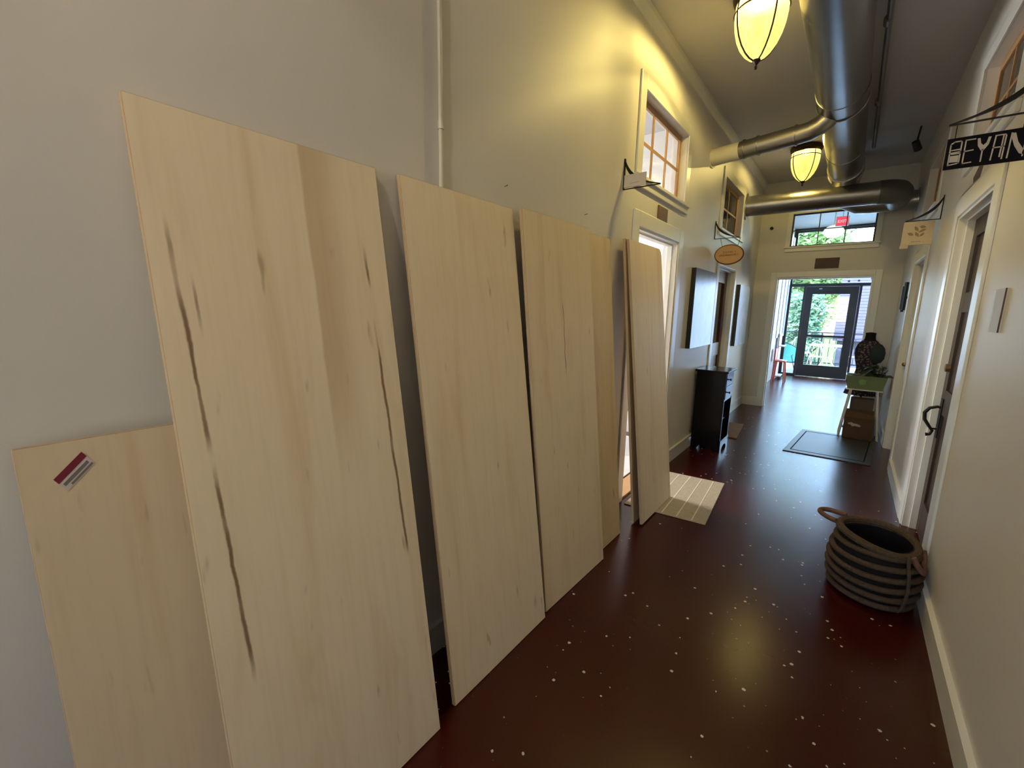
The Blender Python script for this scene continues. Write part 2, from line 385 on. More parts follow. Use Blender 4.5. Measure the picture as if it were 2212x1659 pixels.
def door_frame(side, h, casing, depth, name=None, label=None):
    DOOR[0] += 1; u0, u1, z0, z1 = h
    d = struct(empty('door_%d' % DOOR[0], base_of(side, h)), label)
    obj('casing', casing_fn(side, h, casing), 'trim', d, bevel=0.004)
    def jamb(b):
        t = 0.018
        sb(b, side, u0, u0 + t, -0.004, WT + 0.002, 0, z1); sb(b, side, u1 - t, u1, -0.004, WT + 0.002, 0, z1); sb(b, side, u0 + t, u1 - t, -0.004, WT + 0.002, z1 - t, z1)
        s = 0.012
        sb(b, side, u0 + t, u0 + t + s, depth - 0.04, depth, 0, z1 - t); sb(b, side, u1 - t - s, u1 - t, depth - 0.04, depth, 0, z1 - t); sb(b, side, u0 + t + s, u1 - t - s, depth - 0.04, depth, z1 - t - s, z1 - t)
    obj('jamb', jamb, 'trim', d)
    return d
# door_1: open doorway on the left, door swung back inside the room
d1 = door_frame('L', LD1, 0.105, 0.08, label='open doorway to a bright white room behind the leaning boards')
sbox('threshold', simple('oak_threshold', srgb(190, 150, 102), 0.5), 'L', LD1[0] + 0.018, LD1[1] - 0.018, -0.0, WT + 0.03, 0.0, 0.016, d1)
# door_2: red brown half-glazed door on the left
d2 = door_frame('L', LD2, 0.10, 0.075, label='red-brown door with a tall glass light, beside the pale canvases')
u0, u1 = LD2[0] + 0.02, LD2[1] - 0.02
def leaf2(b):
    sb(b, 'L', u0, u0 + 0.12, 0.075, 0.115, 0.01, 2.01); sb(b, 'L', u1 - 0.12, u1, 0.075, 0.115, 0.01, 2.01)
    for z0, z1 in ((0.01, 0.24), (0.93, 1.10), (1.86, 2.01)): sb(b, 'L', u0 + 0.12, u1 - 0.12, 0.075, 0.115, z0, z1)
lf = obj('leaf', leaf2, 'red_wood', d2, bevel=0.003)
sbox('panel', 'red_wood', 'L', u0 + 0.12, u1 - 0.12, 0.088, 0.106, 0.24, 0.93, d2)
sbox('pane', 'glass', 'L', u0 + 0.12, u1 - 0.12, 0.093, 0.098, 1.10, 1.86, d2)
obj('knob', lambda b: lathe(b, [(0.001, 0), (0.022, 0.003), (0.028, 0.02), (0.02, 0.045), (0.001, 0.05)], (XL - 0.05, u0 + 0.06, 0.97), 14), 'brass', d2, True)
# door_3: dark panelled door on the right, recessed
d3 = door_frame('R', RD1, 0.125, 0.075, label='dark stained panelled door with a black iron pull, recessed in white casing')
u0, u1, zt = RD1[0] + 0.02, RD1[1] - 0.02, RD1[3] - 0.02
def leaf3(b):
    sb(b, 'R', u0, u0 + 0.12, 0.07, 0.112, 0.01, zt); sb(b, 'R', u1 - 0.12, u1, 0.07, 0.112, 0.01, zt)
    um = (u0 + u1) / 2; sb(b, 'R', um - 0.055, um + 0.055, 0.07, 0.112, 0.01, zt)
    for z0, z1 in ((0.01, 0.24), (0.86, 1.02), (1.52, 1.64), (zt - 0.12, zt)): sb(b, 'R', u0 + 0.12, u1 - 0.12, 0.0705, 0.1115, z0, z1)
obj('leaf', leaf3, 'dark_wood', d3)
um = (u0 + u1) / 2
for a, c in ((u0 + 0.12, um - 0.055), (um + 0.055, u1 - 0.12)):
    for z0, z1 in ((0.24, 0.86), (1.02, 1.52), (1.64, zt - 0.12)): sbox('panel', 'dark_wood', 'R', a, c, 0.084, 0.104, z0, z1, d3)
def pull(b):
    y = u1 - 0.10; X = XR + 0.07
    tube(b, [(X, y, 0.90), (X - 0.02, y, 0.905), (X - 0.055, y + 0.01, 0.89), (X - 0.075, y + 0.015, 0.855), (X - 0.07, y + 0.01, 0.81), (X - 0.045, y, 0.77), (X - 0.025, y, 0.74), (X - 0.035, y - 0.005, 0.715), (X - 0.055, y - 0.005, 0.712)], [0.008, 0.009, 0.010, 0.011, 0.010, 0.009, 0.008, 0.009, 0.012], 8)
    tube(b, [(X, y, 0.755), (X - 0.035, y, 0.755)], 0.006, 8)
h = obj('handle', pull, 'iron', d3, True)
sbox('handle_plate', 'iron', 'R', u1 - 0.13, u1 - 0.07, 0.064, 0.0702, 0.70, 0.96, d3)
obj('deadbolt', lambda b: tube(b, [(XR + 0.07, u1 - 0.10, 1.165), (XR + 0.05, u1 - 0.10, 1.165), (XR + 0.046, u1 - 0.10, 1.165)], [0.026, 0.026, 0.018], 14), 'brass', d3, True)
# door_4: second recessed door on the right
d4 = door_frame('R', RD2, 0.11, 0.07, label='recessed grey-brown door between the leaf sign and the dress form')
M['taupe'] = simple('taupe_door_paint', srgb(132, 122, 112), 0.4)
u0, u1 = RD2[0] + 0.02, RD2[1] - 0.02
def leaf4(b):
    sb(b, 'R', u0, u0 + 0.12, 0.07, 0.112, 0.01, 2.01); sb(b, 'R', u1 - 0.12, u1, 0.07, 0.112, 0.01, 2.01)
    for z0, z1 in ((0.01, 0.24), (0.9, 1.06), (1.88, 2.01)): sb(b, 'R', u0 + 0.12, u1 - 0.12, 0.0705, 0.1115, z0, z1)
obj('leaf', leaf4, 'taupe', d4)
for z0, z1 in ((0.24, 0.9), (1.06, 1.88)): sbox('panel', 'taupe', 'R', u0 + 0.12, u1 - 0.12, 0.084, 0.104, z0, z1, d4)
obj('knob', lambda b: lathe(b, [(0.001, 0), (0.02, 0.003), (0.027, 0.02), (0.02, 0.04), (0.001, 0.045)], (XR + 0.045, u1 - 0.07, 0.95), 14), 'brass', d4, True)
# the open passage at the end
d5 = door_frame('E', ED, 0.075, 0.10, label='wide open passage in the end wall leading to the shop front')
# unseen back window, added behind the viewer to light the near walls
WIN[0] += 1
wb = struct(empty('window_%d' % WIN[0], ((BWN[0] + BWN[1]) / 2, YB, BWN[2])), 'unseen tall window added behind the viewer for fill light')
def bwf(b):
    t = 0.06
    for x0, x1, z0, z1 in ((BWN[0], BWN[0] + t, BWN[2], BWN[3]), (BWN[1] - t, BWN[1], BWN[2], BWN[3]), (BWN[0], BWN[1], BWN[2], BWN[2] + t), (BWN[0], BWN[1], BWN[3] - t, BWN[3])): bx(b, x0, x1, YB - 0.1, YB - 0.04, z0, z1)
obj('sash', bwf, 'trim', wb)
box('pane', 'glass', BWN[0] + 0.06, BWN[1] - 0.06, YB - 0.075, YB - 0.07, BWN[2] + 0.06, BWN[3] - 0.06, wb)

# ------------------------------------------------------------------ shop front (aluminium, dark)
M['alu'] = simple('dark_bronze_aluminium', srgb(44, 45, 50), 0.4, 0.2, 0.08)
WIN[0] += 1
sf = struct(empty('window_%d' % WIN[0], (1.0, YF, 0)), 'dark framed shop front glazing with star stickers on the upper lights')
XS = [-1.275, -1.20, -0.955, 0.105, 0.55, 1.6, 2.6, 3.2]
def mull(x0, x1, z0, z1): box('mullion', 'alu', x0, x1, YF - 0.03, YF + 0.05, z0, z1, sf)
mull(-1.275, -1.20, 0, ZC); mull(-0.955, -0.915, 0, 2.11); mull(0.07, 0.115, 0, 2.11); mull(1.15, 1.20, 0, ZC); mull(3.12, 3.2, 0, ZC)
box('rail', 'alu', -1.20, 1.15, YF - 0.03, YF + 0.05, 2.11, 2.175, sf); box('rail', 'alu', 1.20, 3.12, YF - 0.03, YF + 0.05, 2.11, 2.175, sf)
box('rail', 'alu', -1.20, 1.15, YF - 0.03, YF + 0.05, ZC - 0.08, ZC, sf); box('rail', 'alu', 1.20, 3.12, YF - 0.03, YF + 0.05, ZC - 0.08, ZC, sf)
for a, c in ((-1.20, -0.955), (0.115, 1.15), (1.20, 3.12)):
    box('sill_rail', 'alu', a, c, YF - 0.03, YF + 0.05, 0, 0.05, sf); box('pane', 'glass', a, c, YF + 0.008, YF + 0.014, 0.05, 2.11, sf)
for a, c in ((-1.20, 1.15), (1.20, 3.12)): box('pane', 'glass', a, c, YF + 0.008, YF + 0.014, 2.175, ZC - 0.08, sf)
M['sticker'] = simple('grey_sticker', srgb(70, 82, 88), 0.6)
def star(b, cx, cz, r, n=5, inner=0.42):
    p = [(cx + (r if k % 2 == 0 else r * inner) * math.sin(PI * k / n), cz + (r if k % 2 == 0 else r * inner) * math.cos(PI * k / n)) for k in range(2 * n)]
    prism(b, p, lambda q: (q[0], YF + 0.006, q[1]), lambda q: (q[0], YF + 0.008, q[1]))
def moon(b, cx, cz, r):
    p = [(cx + r * math.cos(a), cz + r * math.sin(a)) for a in [PI * (0.5 + k / 8) for k in range(9)]] + [(cx + r * 0.45 * math.cos(a), cz + r * math.sin(a)) for a in [PI * (1.5 - k / 8) for k in range(1, 8)]]
    prism(b, p, lambda q: (q[0], YF + 0.006, q[1]), lambda q: (q[0], YF + 0.008, q[1]))
for i, (x, z, k) in enumerate([(-1.16, 2.235, 1), (-1.02, 2.235, 0), (-0.8, 2.28, 1), (-0.63, 2.22, 0), (-0.385, 2.27, 1), (-0.14, 2.215, 0), (0.035, 2.225, 0), (0.265, 2.265, 1), (0.5, 2.235, 0)]):
    if k: obj('moon_sticker', lambda b: moon(b, x, z, 0.032), 'sticker', sf)
    else: obj('star_sticker', lambda b: star(b, x, z, 0.036), 'sticker', sf)
DOOR[0] += 1
fd = struct(empty('door_%d' % DOOR[0], (-0.42, YF, 0)), 'dark framed glass entrance door in the shop front')
def fdl(b):
    x0, x1, y0, y1 = -0.912, 0.067, YF - 0.022, YF + 0.026
    for a, c, z0, z1 in ((x0, -0.775, 0.01, 2.105), (-0.085, x1, 0.01, 2.105), (-0.775, -0.085, 0.01, 0.285), (-0.775, -0.085, 1.935, 2.105), (-0.775, -0.085, 0.945, 0.995)): bx(b, a, c, y0, y1, z0, z1)
obj('stile_frame', fdl, 'alu', fd)
for z0, z1 in ((0.285, 0.945), (0.995, 1.935)): box('pane', 'glass', -0.775, -0.085, YF, YF + 0.006, z0, z1, fd)
box('door_closer', 'alu', -0.62, -0.32, YF - 0.075, YF - 0.02, 1.99, 2.05, fd, 0.006)
box('closer_arm', 'white_plastic', -0.66, -0.60, YF - 0.08, YF - 0.03, 2.045, 2.06, fd)
def pushbar(b): tube(b, [(-0.80, YF - 0.02, 0.99), (-0.80, YF - 0.07, 0.99), (-0.06, YF - 0.07, 0.99), (-0.06, YF - 0.02, 0.99)], 0.012, 8)
obj('push_bar', pushbar, 'alu', fd, True)

# ------------------------------------------------------------------ leaning boards
def board(name, mat, xb, y0, w, L, theta, label, t=0.018, yaw=0.0, chip=0.0, group=None, z=0.0):
    bm = bmesh.new()
    pts = [(0, 0), (w, 0), (w, L), (0, L)]
    if chip: pts = [(0, 0), (w, 0), (w, L - chip * 1.6), (w - chip * 0.3, L - chip * 0.6), (w - chip, L - chip * 0.25), (w - chip * 1.1, L), (0, L)]
    prism(bm, pts, lambda p: (-t, p[0], p[1]), lambda p: (0, p[0], p[1]))
    bmesh.ops.recalc_face_normals(bm, faces=bm.faces)
    me = bpy.data.meshes.new(name); me.materials.append(mat); me.materials.append(M['ply_edge'])
    bm.faces.ensure_lookup_table()
    for f in bm.faces: f.material_index = 0 if abs(f.normal.x) > 0.9 else 1
    bm.to_mesh(me); bm.free()
    o = bpy.data.objects.new(name, me); COL.objects.link(o)
    o.rotation_euler = (0, -theta, yaw); o.location = (xb, y0, z + t * math.sin(theta) + 0.0005)
    b = o.modifiers.new('bevel', 'BEVEL'); b.width = 0.0016; b.segments = 1; b.limit_method = 'ANGLE'
    tag(o, label, 'board', group); return o
def lean(xb, xt, L): return math.asin((xb - xt) / L)
G = 'plywood boards leaning on the left wall'
m1 = board_mat('plywood_streaked', 1.0, streaks=((0.047, 0.030, 1.5, 0.022, 0.0070, 0.55, 1.72, 3.3), (0.076, 0.01, 1.5, 0.012, 0.005, 1.42, 1.60, 8.1), (0.540, 0.030, 1.5, 0.020, 0.0070, 0.62, 1.72, 5.7)), band=(0.362, 0.03, 0.42))
m2 = board_mat('plywood_pale', 2.4, (0.99, 0.985, 0.97))
m3 = board_mat('plywood_flecked', 4.2, (0.95, 0.93, 0.88), streaks=((0.30, 0.0, 1.0, 0.05, 0.004, 1.1, 1.6, 2.2),))
m4 = board_mat('plywood_warm', 6.9, (0.92, 0.88, 0.80))
m5 = board_mat('plywood_grey', 9.3, (0.99, 0.985, 0.985))
m6 = board_mat('plywood_brown', 11.2, (0.62, 0.52, 0.42))
m0 = board_mat('brown_sheet', 13.0, (0.86, 0.82, 0.76))
board('plywood_board', m1, -0.984, 0.260, 0.612, 1.950, lean(-0.984, -1.253, 1.95), 'pale plywood board with dark brown mineral streaks, beside the short brown board', group=G)
board('plywood_board', m2, -1.005, 0.966, 0.615, 1.952, lean(-1.005, -1.253, 1.952), 'plain pale plywood board leaning alone below the wall conduit', group=G)
board('plywood_board', m3, -1.022, 1.612, 0.612, 1.955, lean(-1.022, -1.226, 1.955), 'flecked honey plywood board overlapping a warmer board behind it', yaw=-0.02, group=G)
board('plywood_board', m4, -1.060, 1.965, 0.612, 1.945, lean(-1.060, -1.252, 1.945), 'warm tan plywood board mostly hidden behind the flecked board', group=G)
board('plywood_board', m5, -0.980, 2.765, 0.605, 1.962, lean(-0.980, -1.208, 1.962), 'greyish plywood board with a chipped top corner standing before the open doorway', chip=0.03, group=G, z=0.0095)
board('plywood_board', m6, -1.036, 2.752, 0.56, 1.962, lean(-1.036, -1.230, 1.962), 'brown board edge showing behind the chipped plywood board', group=G, z=0.0095)
b0 = board('short_board', m0, -1.075, 0.022, 0.61, 1.225, lean(-1.075, -1.228, 1.225), 'short brown sheet leaning low against the wall with a red price label', group=G)
# label stuck on the short board (board space: y across, z up the sheet)
M['lab_red'] = simple('label_red', srgb(120, 20, 48), 0.5); M['lab_white'] = simple('label_white', srgb(205, 196, 190), 0.5); M['lab_grey'] = simple('label_print', srgb(120, 112, 108), 0.6)
def lab(name, poly, mat, h):
    bm = bmesh.new(); prism(bm, poly, lambda p: (0.0003, p[0], p[1]), lambda p: (h, p[0], p[1])); bmesh.ops.recalc_face_normals(bm, faces=bm.faces)
    me = bpy.data.meshes.new(name); bm.to_mesh(me); bm.free(); return link(name, me, mat, b0)
La = Vector((0.046, 1.152)); Lb = Vector((0.092, 1.198)); dn = Vector((0.006, -0.010))
q = lambda k0, k1, s0=0.0, s1=1.0: [tuple(La + (Lb - La) * s0 + dn * k0), tuple(La + (Lb - La) * s0 + dn * k1), tuple(La + (Lb - La) * s1 + dn * k1), tuple(La + (Lb - La) * s1 + dn * k0)]
lo_ = lab('price_label', q(0.0, 2.9), 'lab_white', 0.0008); lo_['label'] = 'white price label with a dark red band'
for nm, pp, mt in (('label_band', q(0.0, 1.1), 'lab_red'), ('label_print', q(1.55, 2.1, 0.06, 0.92), 'lab_grey'), ('label_print', q(2.35, 2.7, 0.2, 0.97), 'lab_grey')):
    c = lab(nm, pp, mt, 0.0012); c.parent = lo_

# ------------------------------------------------------------------ wall conduit, nails, plaques
def conduit(b):
    tube(b, [(XL + 0.011, 1.166, 0.02), (XL + 0.011, 1.166, ZC)], 0.0085, 10)
c = thing('wall_conduit', (XL + 0.011, 1.166, 0), 'thin white painted conduit running down the left wall behind a board', 'conduit')
obj('pipe', conduit, 'pipe_paint', c, True)
obj('coupling', lambda b: tube(b, [(XL + 0.012, 1.166, 2.14), (XL + 0.012, 1.166, 2.168)], 0.0118, 12), 'pipe_paint', c, True)
obj('strap', lambda b: bx(b, XL, XL + 0.021, 1.148, 1.184, 2.75, 2.765), 'pipe_paint', c)
for y, z, lb in ((1.553, 2.029, 'small bent nail in the left wall above the flecked board edge'), (2.278, 2.034, 'small bent nail in the left wall above the warm tan board')):
    tag(obj('nail', lambda b: tube(b, [(XL - 0.01, y, z), (XL + 0.018, y - 0.004, z + 0.001), (XL + 0.022, y - 0.010, z + 0.001)], [0.0012, 0.0014, 0.0022], 6), 'iron'), lb, 'nail', 'nails in the left wall')
def plaque(side, u0, u1, z0, z1, lb, mat):
    p = thing('door_plaque', smap(side)((u0 + u1) / 2, 0, z0), lb, 'plaque', 'brown plaques above the doors')
    sbox('board', mat, side, u0, u1, -0.012, 0.0, z0, z1, p, 0.002)
    for u in (u0 + 0.02, u1 - 0.02): 
        a = smap(side)(u, -0.012, (z0 + z1) / 2); c2 = smap(side)(u, -0.0145, (z0 + z1) / 2)
        obj('screw', lambda b: tube(b, [a, c2], 0.004, 8), 'brass', p)
plaque('L', 3.41, 3.615, 2.195, 2.300, 'small tan-brown plaque above the open lit doorway', 'plaque')
plaque('R', 5.62, 5.85, 2.19, 2.32, 'small brown plaque above the recessed door behind the leaf sign', 'dark_plaque')
plaque('E', -0.515, -0.231, 2.142, 2.288, 'dark brown plaque over the open passage below the transom', 'dark_plaque')
tag(obj('sensor_knob', lambda b: tube(b, [(-1.12, YE, 2.765), (-1.12, YE - 0.03, 2.765), (-1.12, YE - 0.045, 2.765)], [0.022, 0.022, 0.012], 14), 'black_rubber', None, True), 'small black round knob high on the end wall', 'sensor')

# ------------------------------------------------------------------ hanging signs
def bracket(side, u, z0, z1, reach, label, thick=0.0045):
    """vertical bar on the wall, arm, and a swept leaf-shaped brace from bar top to arm end"""
    f = smap(side); b_ = thing('sign_bracket', f(u, 0, z0), label, 'bracket', 'black iron sign brackets')
    sbox('wall_bar', 'iron', side, u - 0.008, u + 0.008, -0.006, 0, z0, z1, b_)
    sbox('arm', 'iron', side, u - 0.003, u + 0.003, -reach, -0.006, z0, z0 + 0.006, b_)
    P0, P1, P2 = Vector((0.004, z1 - 0.01)), Vector((0.035, z0 + 0.045)), Vector((reach, z0 + 0.006))
    up, lo = [], []
    for k in range(17):
        t = k / 16; p = P0 * (1 - t) ** 2 + P1 * 2 * t * (1 - t) + P2 * t * t; tn = ((P1 - P0) * (1 - t) + (P2 - P1) * t).normalized(); nn = Vector((-tn.y, tn.x))
        w = 0.0015 + 0.0085 * math.sin(PI * min(1, t * 1.15)) ** 0.8 if t < 0.86 else 0.003 * (1 - t) / 0.14 + 0.0012
        up.append(p + nn * w); lo.append(p - nn * w)
    def fn(b): prism(b, [tuple(v) for v in up + lo[::-1]], lambda p: f(u - thick, -p[0], p[1]), lambda p: f(u + thick, -p[0], p[1]))
    obj('brace', fn, 'iron', b_)
    return b_
bracket('L', 2.775, 2.272, 2.462, 0.245, 'black iron sign bracket beside the open doorway, holding a small white board')
bracket('L', 5.155, 2.272, 2.460, 0.245, 'black iron sign bracket by the red-brown door, holding an oval sign')
bracket('R', 2.60, 2.262, 2.447, 0.250, 'black iron sign bracket carrying the black lettered board')
bracket('R', 4.97, 2.262, 2.447, 0.212, 'black iron sign bracket carrying the tan leaf-logo board')
# small white board standing on the arm
sg = thing('hanging_sign', (-1.19, 2.757, 2.279), 'small blank white sign board on the bracket beside the open doorway', 'sign')
M['sign_white'] = simple('sign_white', srgb(214, 205, 192), 0.5)
box('board', 'sign_white', XL + 0.011, -1.118, 2.755, 2.765, 2.280, 2.357, sg, 0.003)
M['faint_print'] = simple('faint_grey_print', srgb(178, 168, 156), 0.6)
for k in range(7): box('faint_lettering', 'faint_print', -1.222 + k * 0.009, -1.222 + k * 0.009 + 0.006, 2.7545, 2.755, 2.298 + k * 0.0004, 2.304 + k * 0.0004, sg)
# oval wooden sign hung on two links
ov = thing('oval_sign', (-1.115, 5.155, 2.0), 'oval wooden sign with dark rim and two lines of small lettering', 'sign')
M['oval_wood'] = simple('oval_sign_wood', srgb(176, 138, 92), 0.5, 0, 0.1, 30); M['oval_rim'] = simple('burnt_rim', srgb(70, 44, 20), 0.6)
cxo, czo, ra, rb = -1.112, 2.103, 0.142, 0.100
ell = lambda r: [(cxo + ra * r * math.cos(2 * PI * k / 40), czo + rb * r * math.sin(2 * PI * k / 40)) for k in range(40)]
obj('board', lambda b: prism(b, ell(0.95), lambda p: (p[0], 5.145, p[1]), lambda p: (p[0], 5.165, p[1])), 'oval_wood', ov)
obj('rim', lambda b: tube(b, [(cxo + ra * 0.965 * math.cos(2 * PI * k / 40), 5.155, czo + rb * 0.965 * math.sin(2 * PI * k / 40)) for k in range(40)], 0.009, 8, closed=True), 'oval_rim', ov, True)
for s in (-1, 1): obj('link', lambda b: tube(b, [(cxo + s * 0.098, 5.155, 2.275), (cxo + s * 0.075, 5.155, czo + rb * 0.84)], 0.0022, 6), 'iron', ov)
rnd = random.Random(3)
def glyph(b, x, z, w, h):
    t = w * 0.28; y0, y1 = 5.1438, 5.1452
    k = rnd.randrange(4); bx(b, x, x + t, y0, y1, z, z + h)
    if k != 0: bx(b, x + t, x + w, y0, y1, z + h - t, z + h)
    if k in (1, 3): bx(b, x + t, x + w, y0, y1, z, z + t)
    if k >= 2: bx(b, x + w - t, x + w, y0, y1, z + t, z + h - t)
for k in range(6): obj('lettering', lambda b: glyph(b, cxo - 0.055 + k * 0.0225, 2.118 + 0.0008 * k, 0.012, 0.016), 'oval_rim', ov)
for k in range(13): obj('lettering', lambda b: glyph(b, cxo - 0.092 + k * 0.0145, 2.086 + 0.0006 * k, 0.011, 0.015), 'oval_rim', ov)
# black board lettered BEYAN
bs = thing('lettered_sign', (0.345, 2.60, 2.095), 'black hanging sign lettered BEYAN in thin white strokes', 'sign')
M['sign_black'] = simple('sign_black', (0.006, 0.006, 0.010, 1), 0.8, spec=0.12); M['letter_white'] = simple('letter_white', srgb(190, 184, 176), 0.6)
SX0, SX1, SZ0, SZ1 = 0.224, 0.455, 2.094, 2.212
box('board', 'sign_black', SX0, SX1, 2.594, 2.606, SZ0, SZ1, bs, 0.002)
for x in (0.245, 0.43): obj('hanger', lambda b: tube(b, [(x, 2.60, 2.262), (x, 2.60, SZ1 - 0.002)], 0.0018, 6), 'iron', bs)
HL, ZL = 0.088, SZ0 + 0.015
def stroke(b, x0, z0, x1, z1, w=0.0042):
    p, r = Vector((x0, z0)), Vector((x1, z1)); d = (r - p).normalized(); n = Vector((-d.y, d.x)) * w / 2; e = d * w / 2
    prism(b, [tuple(p - e - n), tuple(r + e - n), tuple(r + e + n), tuple(p - e + n)], lambda q: (q[0], 2.5932, q[1]), lambda q: (q[0], 2.5942, q[1]))
def letter(name, x, strokes, blobs=()):
    def fn(b):
        for s in strokes: stroke(b, x + s[0], ZL + s[1] * HL, x + s[2], ZL + s[3] * HL)
        for pl in blobs: prism(b, [(x + p[0], ZL + p[1] * HL) for p in pl], lambda q: (q[0], 2.5932, q[1]), lambda q: (q[0], 2.5942, q[1]))
    obj(name, fn, 'letter_white', bs)
letter('letter_b', 0.236, [(0, 0, 0, .9), (0, .9, .010, 1), (.010, 1, .031, 1), (.031, 1, .031, .05), (.031, .05, 0, 0), (0, .52, .031, .55), (.006, .48, .031, .48)], [[(0.003, .40), (.028, .40), (.028, .10), (.003, .12)], [(0, .62), (.031, .62), (.031, .68), (0, .66)]])
letter('letter_e', 0.278, [(0, 0, 0, .98), (0, 1, .026, 1), (0, .52, .024, .54), (0, 0, .024, .02)])
letter('letter_y', 0.310, [(.019, 0, .019, .5)], [[(0, 1), (.008, 1), (.012, .78), (.019, .68), (.027, .78), (.030, 1), (.038, 1), (.034, .68), (.023, .46), (.015, .46), (.004, .68)]])
letter('letter_a', 0.356, [(0, 0, .004, .96), (.004, 1, .032, 1), (.032, 1, .030, 0), (.002, .5, .031, .5), (.025, .96, .023, .1)])
letter('letter_n', 0.400, [(0, 0, .002, 1), (.040, 0, .042, 1)], [[(0.002, 1), (.012, 1), (.022, .62), (.042, .22), (.042, .05), (.030, .12), (.014, .45), (.004, .78)]])
# tag hanging below the black sign
tg = obj('swing_tag', lambda b: (prism(b, [(0.330, 2.094), (0.342, 2.094), (0.338, 2.05), (0.322, 2.03), (0.320, 2.05)], lambda q: (q[0], 2.598, q[1]), lambda q: (q[0], 2.602, q[1]))), 'dark_plaque', bs)
# tan leaf-logo board
ls = thing('leaf_sign', (0.355, 4.97, 2.07), 'tan square sign board printed with six brown leaf shapes', 'sign')
M['sign_tan'] = simple('sign_tan', srgb(190, 176, 152), 0.55); M['leaf_print'] = simple('leaf_print', srgb(140, 118, 92), 0.6)
box('board', 'sign_tan', 0.252, 0.440, 4.964, 4.976, 2.072, 2.258, ls, 0.002)
box('lower_strip', 'sign_tan', 0.247, 0.300, 4.960, 4.980, 2.045, 2.072, ls, 0.002)
def leafp(b, x, z, a, l, w):
    p = [(l * (t - 0.5), w * math.sin(PI * t) * s) for s, ts in ((1, [k / 8 for k in range(9)]), (-1, [1 - k / 8 for k in range(1, 8)])) for t in ts]
    p = [(x + math.cos(a) * u - math.sin(a) * v, z + math.sin(a) * u + math.cos(a) * v) for u, v in p]
    prism(b, p, lambda q: (q[0], 4.9630, q[1]), lambda q: (q[0], 4.9642, q[1]))
for x, z, a, l, w in ((0.335, 2.200, 2.1, 0.05, 0.011), (0.372, 2.212, -0.2, 0.042, 0.012), (0.372, 2.183, 0.5, 0.055, 0.010), (0.303, 2.160, 2.7, 0.045, 0.012), (0.343, 2.155, -1.0, 0.050, 0.010), (0.374, 2.152, 0.8, 0.042, 0.009)):
    obj('leaf_print', lambda b: leafp(b, x, z, a, l, w), 'leaf_print', ls)
for k in range(5): box('faint_lettering', 'leaf_print', 0.315 + k * 0.012, 0.315 + k * 0.012 + 0.008, 4.9635, 4.9642, 2.095, 2.101, ls)

# ------------------------------------------------------------------ things on the right wall
ph = thing('sign_holder', (XR, 2.62, 1.43), 'clear acrylic sign holder on the right wall beside the dark door', 'sign holder')
M['holder_back'] = simple('frosted_back', srgb(214, 208, 196), 0.6)
sbox('back_plate', 'holder_back', 'R', 2.535, 2.70, -0.004, 0, 1.435, 1.61, ph)
sbox('front_plate', 'frost', 'R', 2.535, 2.70, -0.009, -0.006, 1.435, 1.61, ph)
sbox('edge_strip', 'dark_plaque', 'R', 2.5335, 2.535, -0.009, -0.004, 1.435, 1.61, ph)
wa = thing('wall_bars', (XR, 6.75, 1.5), 'three slim black vertical bars hung as wall art near the dress form', 'wall art')
for u, z0, z1 in ((6.95, 1.56, 1.83), (6.78, 1.53, 1.87), (6.62, 1.55, 1.86)): sbox('bar', 'iron', 'R', u - 0.022, u + 0.022, -0.03, -0.006, z0, z1, wa)
sbox('hanger', 'iron', 'R', 6.55, 7.0, -0.007, 0, 1.68, 1.70, wa)
tag(obj('spot_lamp', lambda b: (tube(b, [(0.30, 6.3, 3.26), (0.335, 6.36, 3.19)], [0.03, 0.034], 12), tube(b, [(0.31, 6.32, 3.23), (0.33, 6.36, ZC)], 0.008, 8)), 'black_rubber', None, True), 'small black spot fitting under the ceiling by the right wall', 'spotlight')

# ------------------------------------------------------------------ canvases on the left wall
def canvas_mat(name, cols, seed, edge=None):
    n = N(name); oc = n.coords((1, 1, 1), loc=(seed, seed, seed)); x, y, z = n.sep(n.coords())
    a = n.noise(n.coords((1, 1, 0.5), loc=(seed, 0, seed)), 3.5, 6, 0.65, 1.2); b = n.noise(oc, 14, 5, 0.7)
    c = n.mix(n.step(a, 0.3, 0.7), cols[0], cols[1]); c = n.mix(n.math('MULTIPLY', n.step(b, 0.55, 0.8), 0.5), c, cols[2])
    top = n.step(z, 0.60, 0.82); c = n.mix(n.math('MULTIPLY', top, 0.75), c, cols[3])
    n.base(c, 0.24, 0, 0.7); n.bump(b, 0.06, 0.003); return n.m
M['art_a'] = canvas_mat('canvas_haze', (srgb(118, 132, 150), srgb(148, 158, 172), srgb(90, 98, 112), srgb(66, 70, 78)), 2.0)
M['art_b'] = canvas_mat('canvas_pale', (srgb(130, 140, 150), srgb(168, 172, 178), srgb(104, 92, 80), srgb(150, 160, 170)), 7.0)
def canvas(u0, u1, z0, z1, art, edge, lb):
    a = thing('canvas_painting', (XL, (u0 + u1) / 2, z0), lb, 'painting', 'canvases on the left wall')
    sbox('stretcher', edge, 'L', u0, u1, -0.045, -0.002, z0, z1, a)
    sbox('painted_face', art, 'L', u0 + 0.001, u1 - 0.001, -0.047, -0.0452, z0 + 0.001, z1 - 0.001, a)
canvas(4.43, 5.22, 1.13, 1.915, 'art_a', 'black_canvas', 'hazy blue-grey canvas with black edges above the black cabinet')
canvas(6.56, 7.26, 1.03, 1.865, 'art_b', 'pale_canvas_edge', 'pale grey-blue canvas near the corner of the end wall')

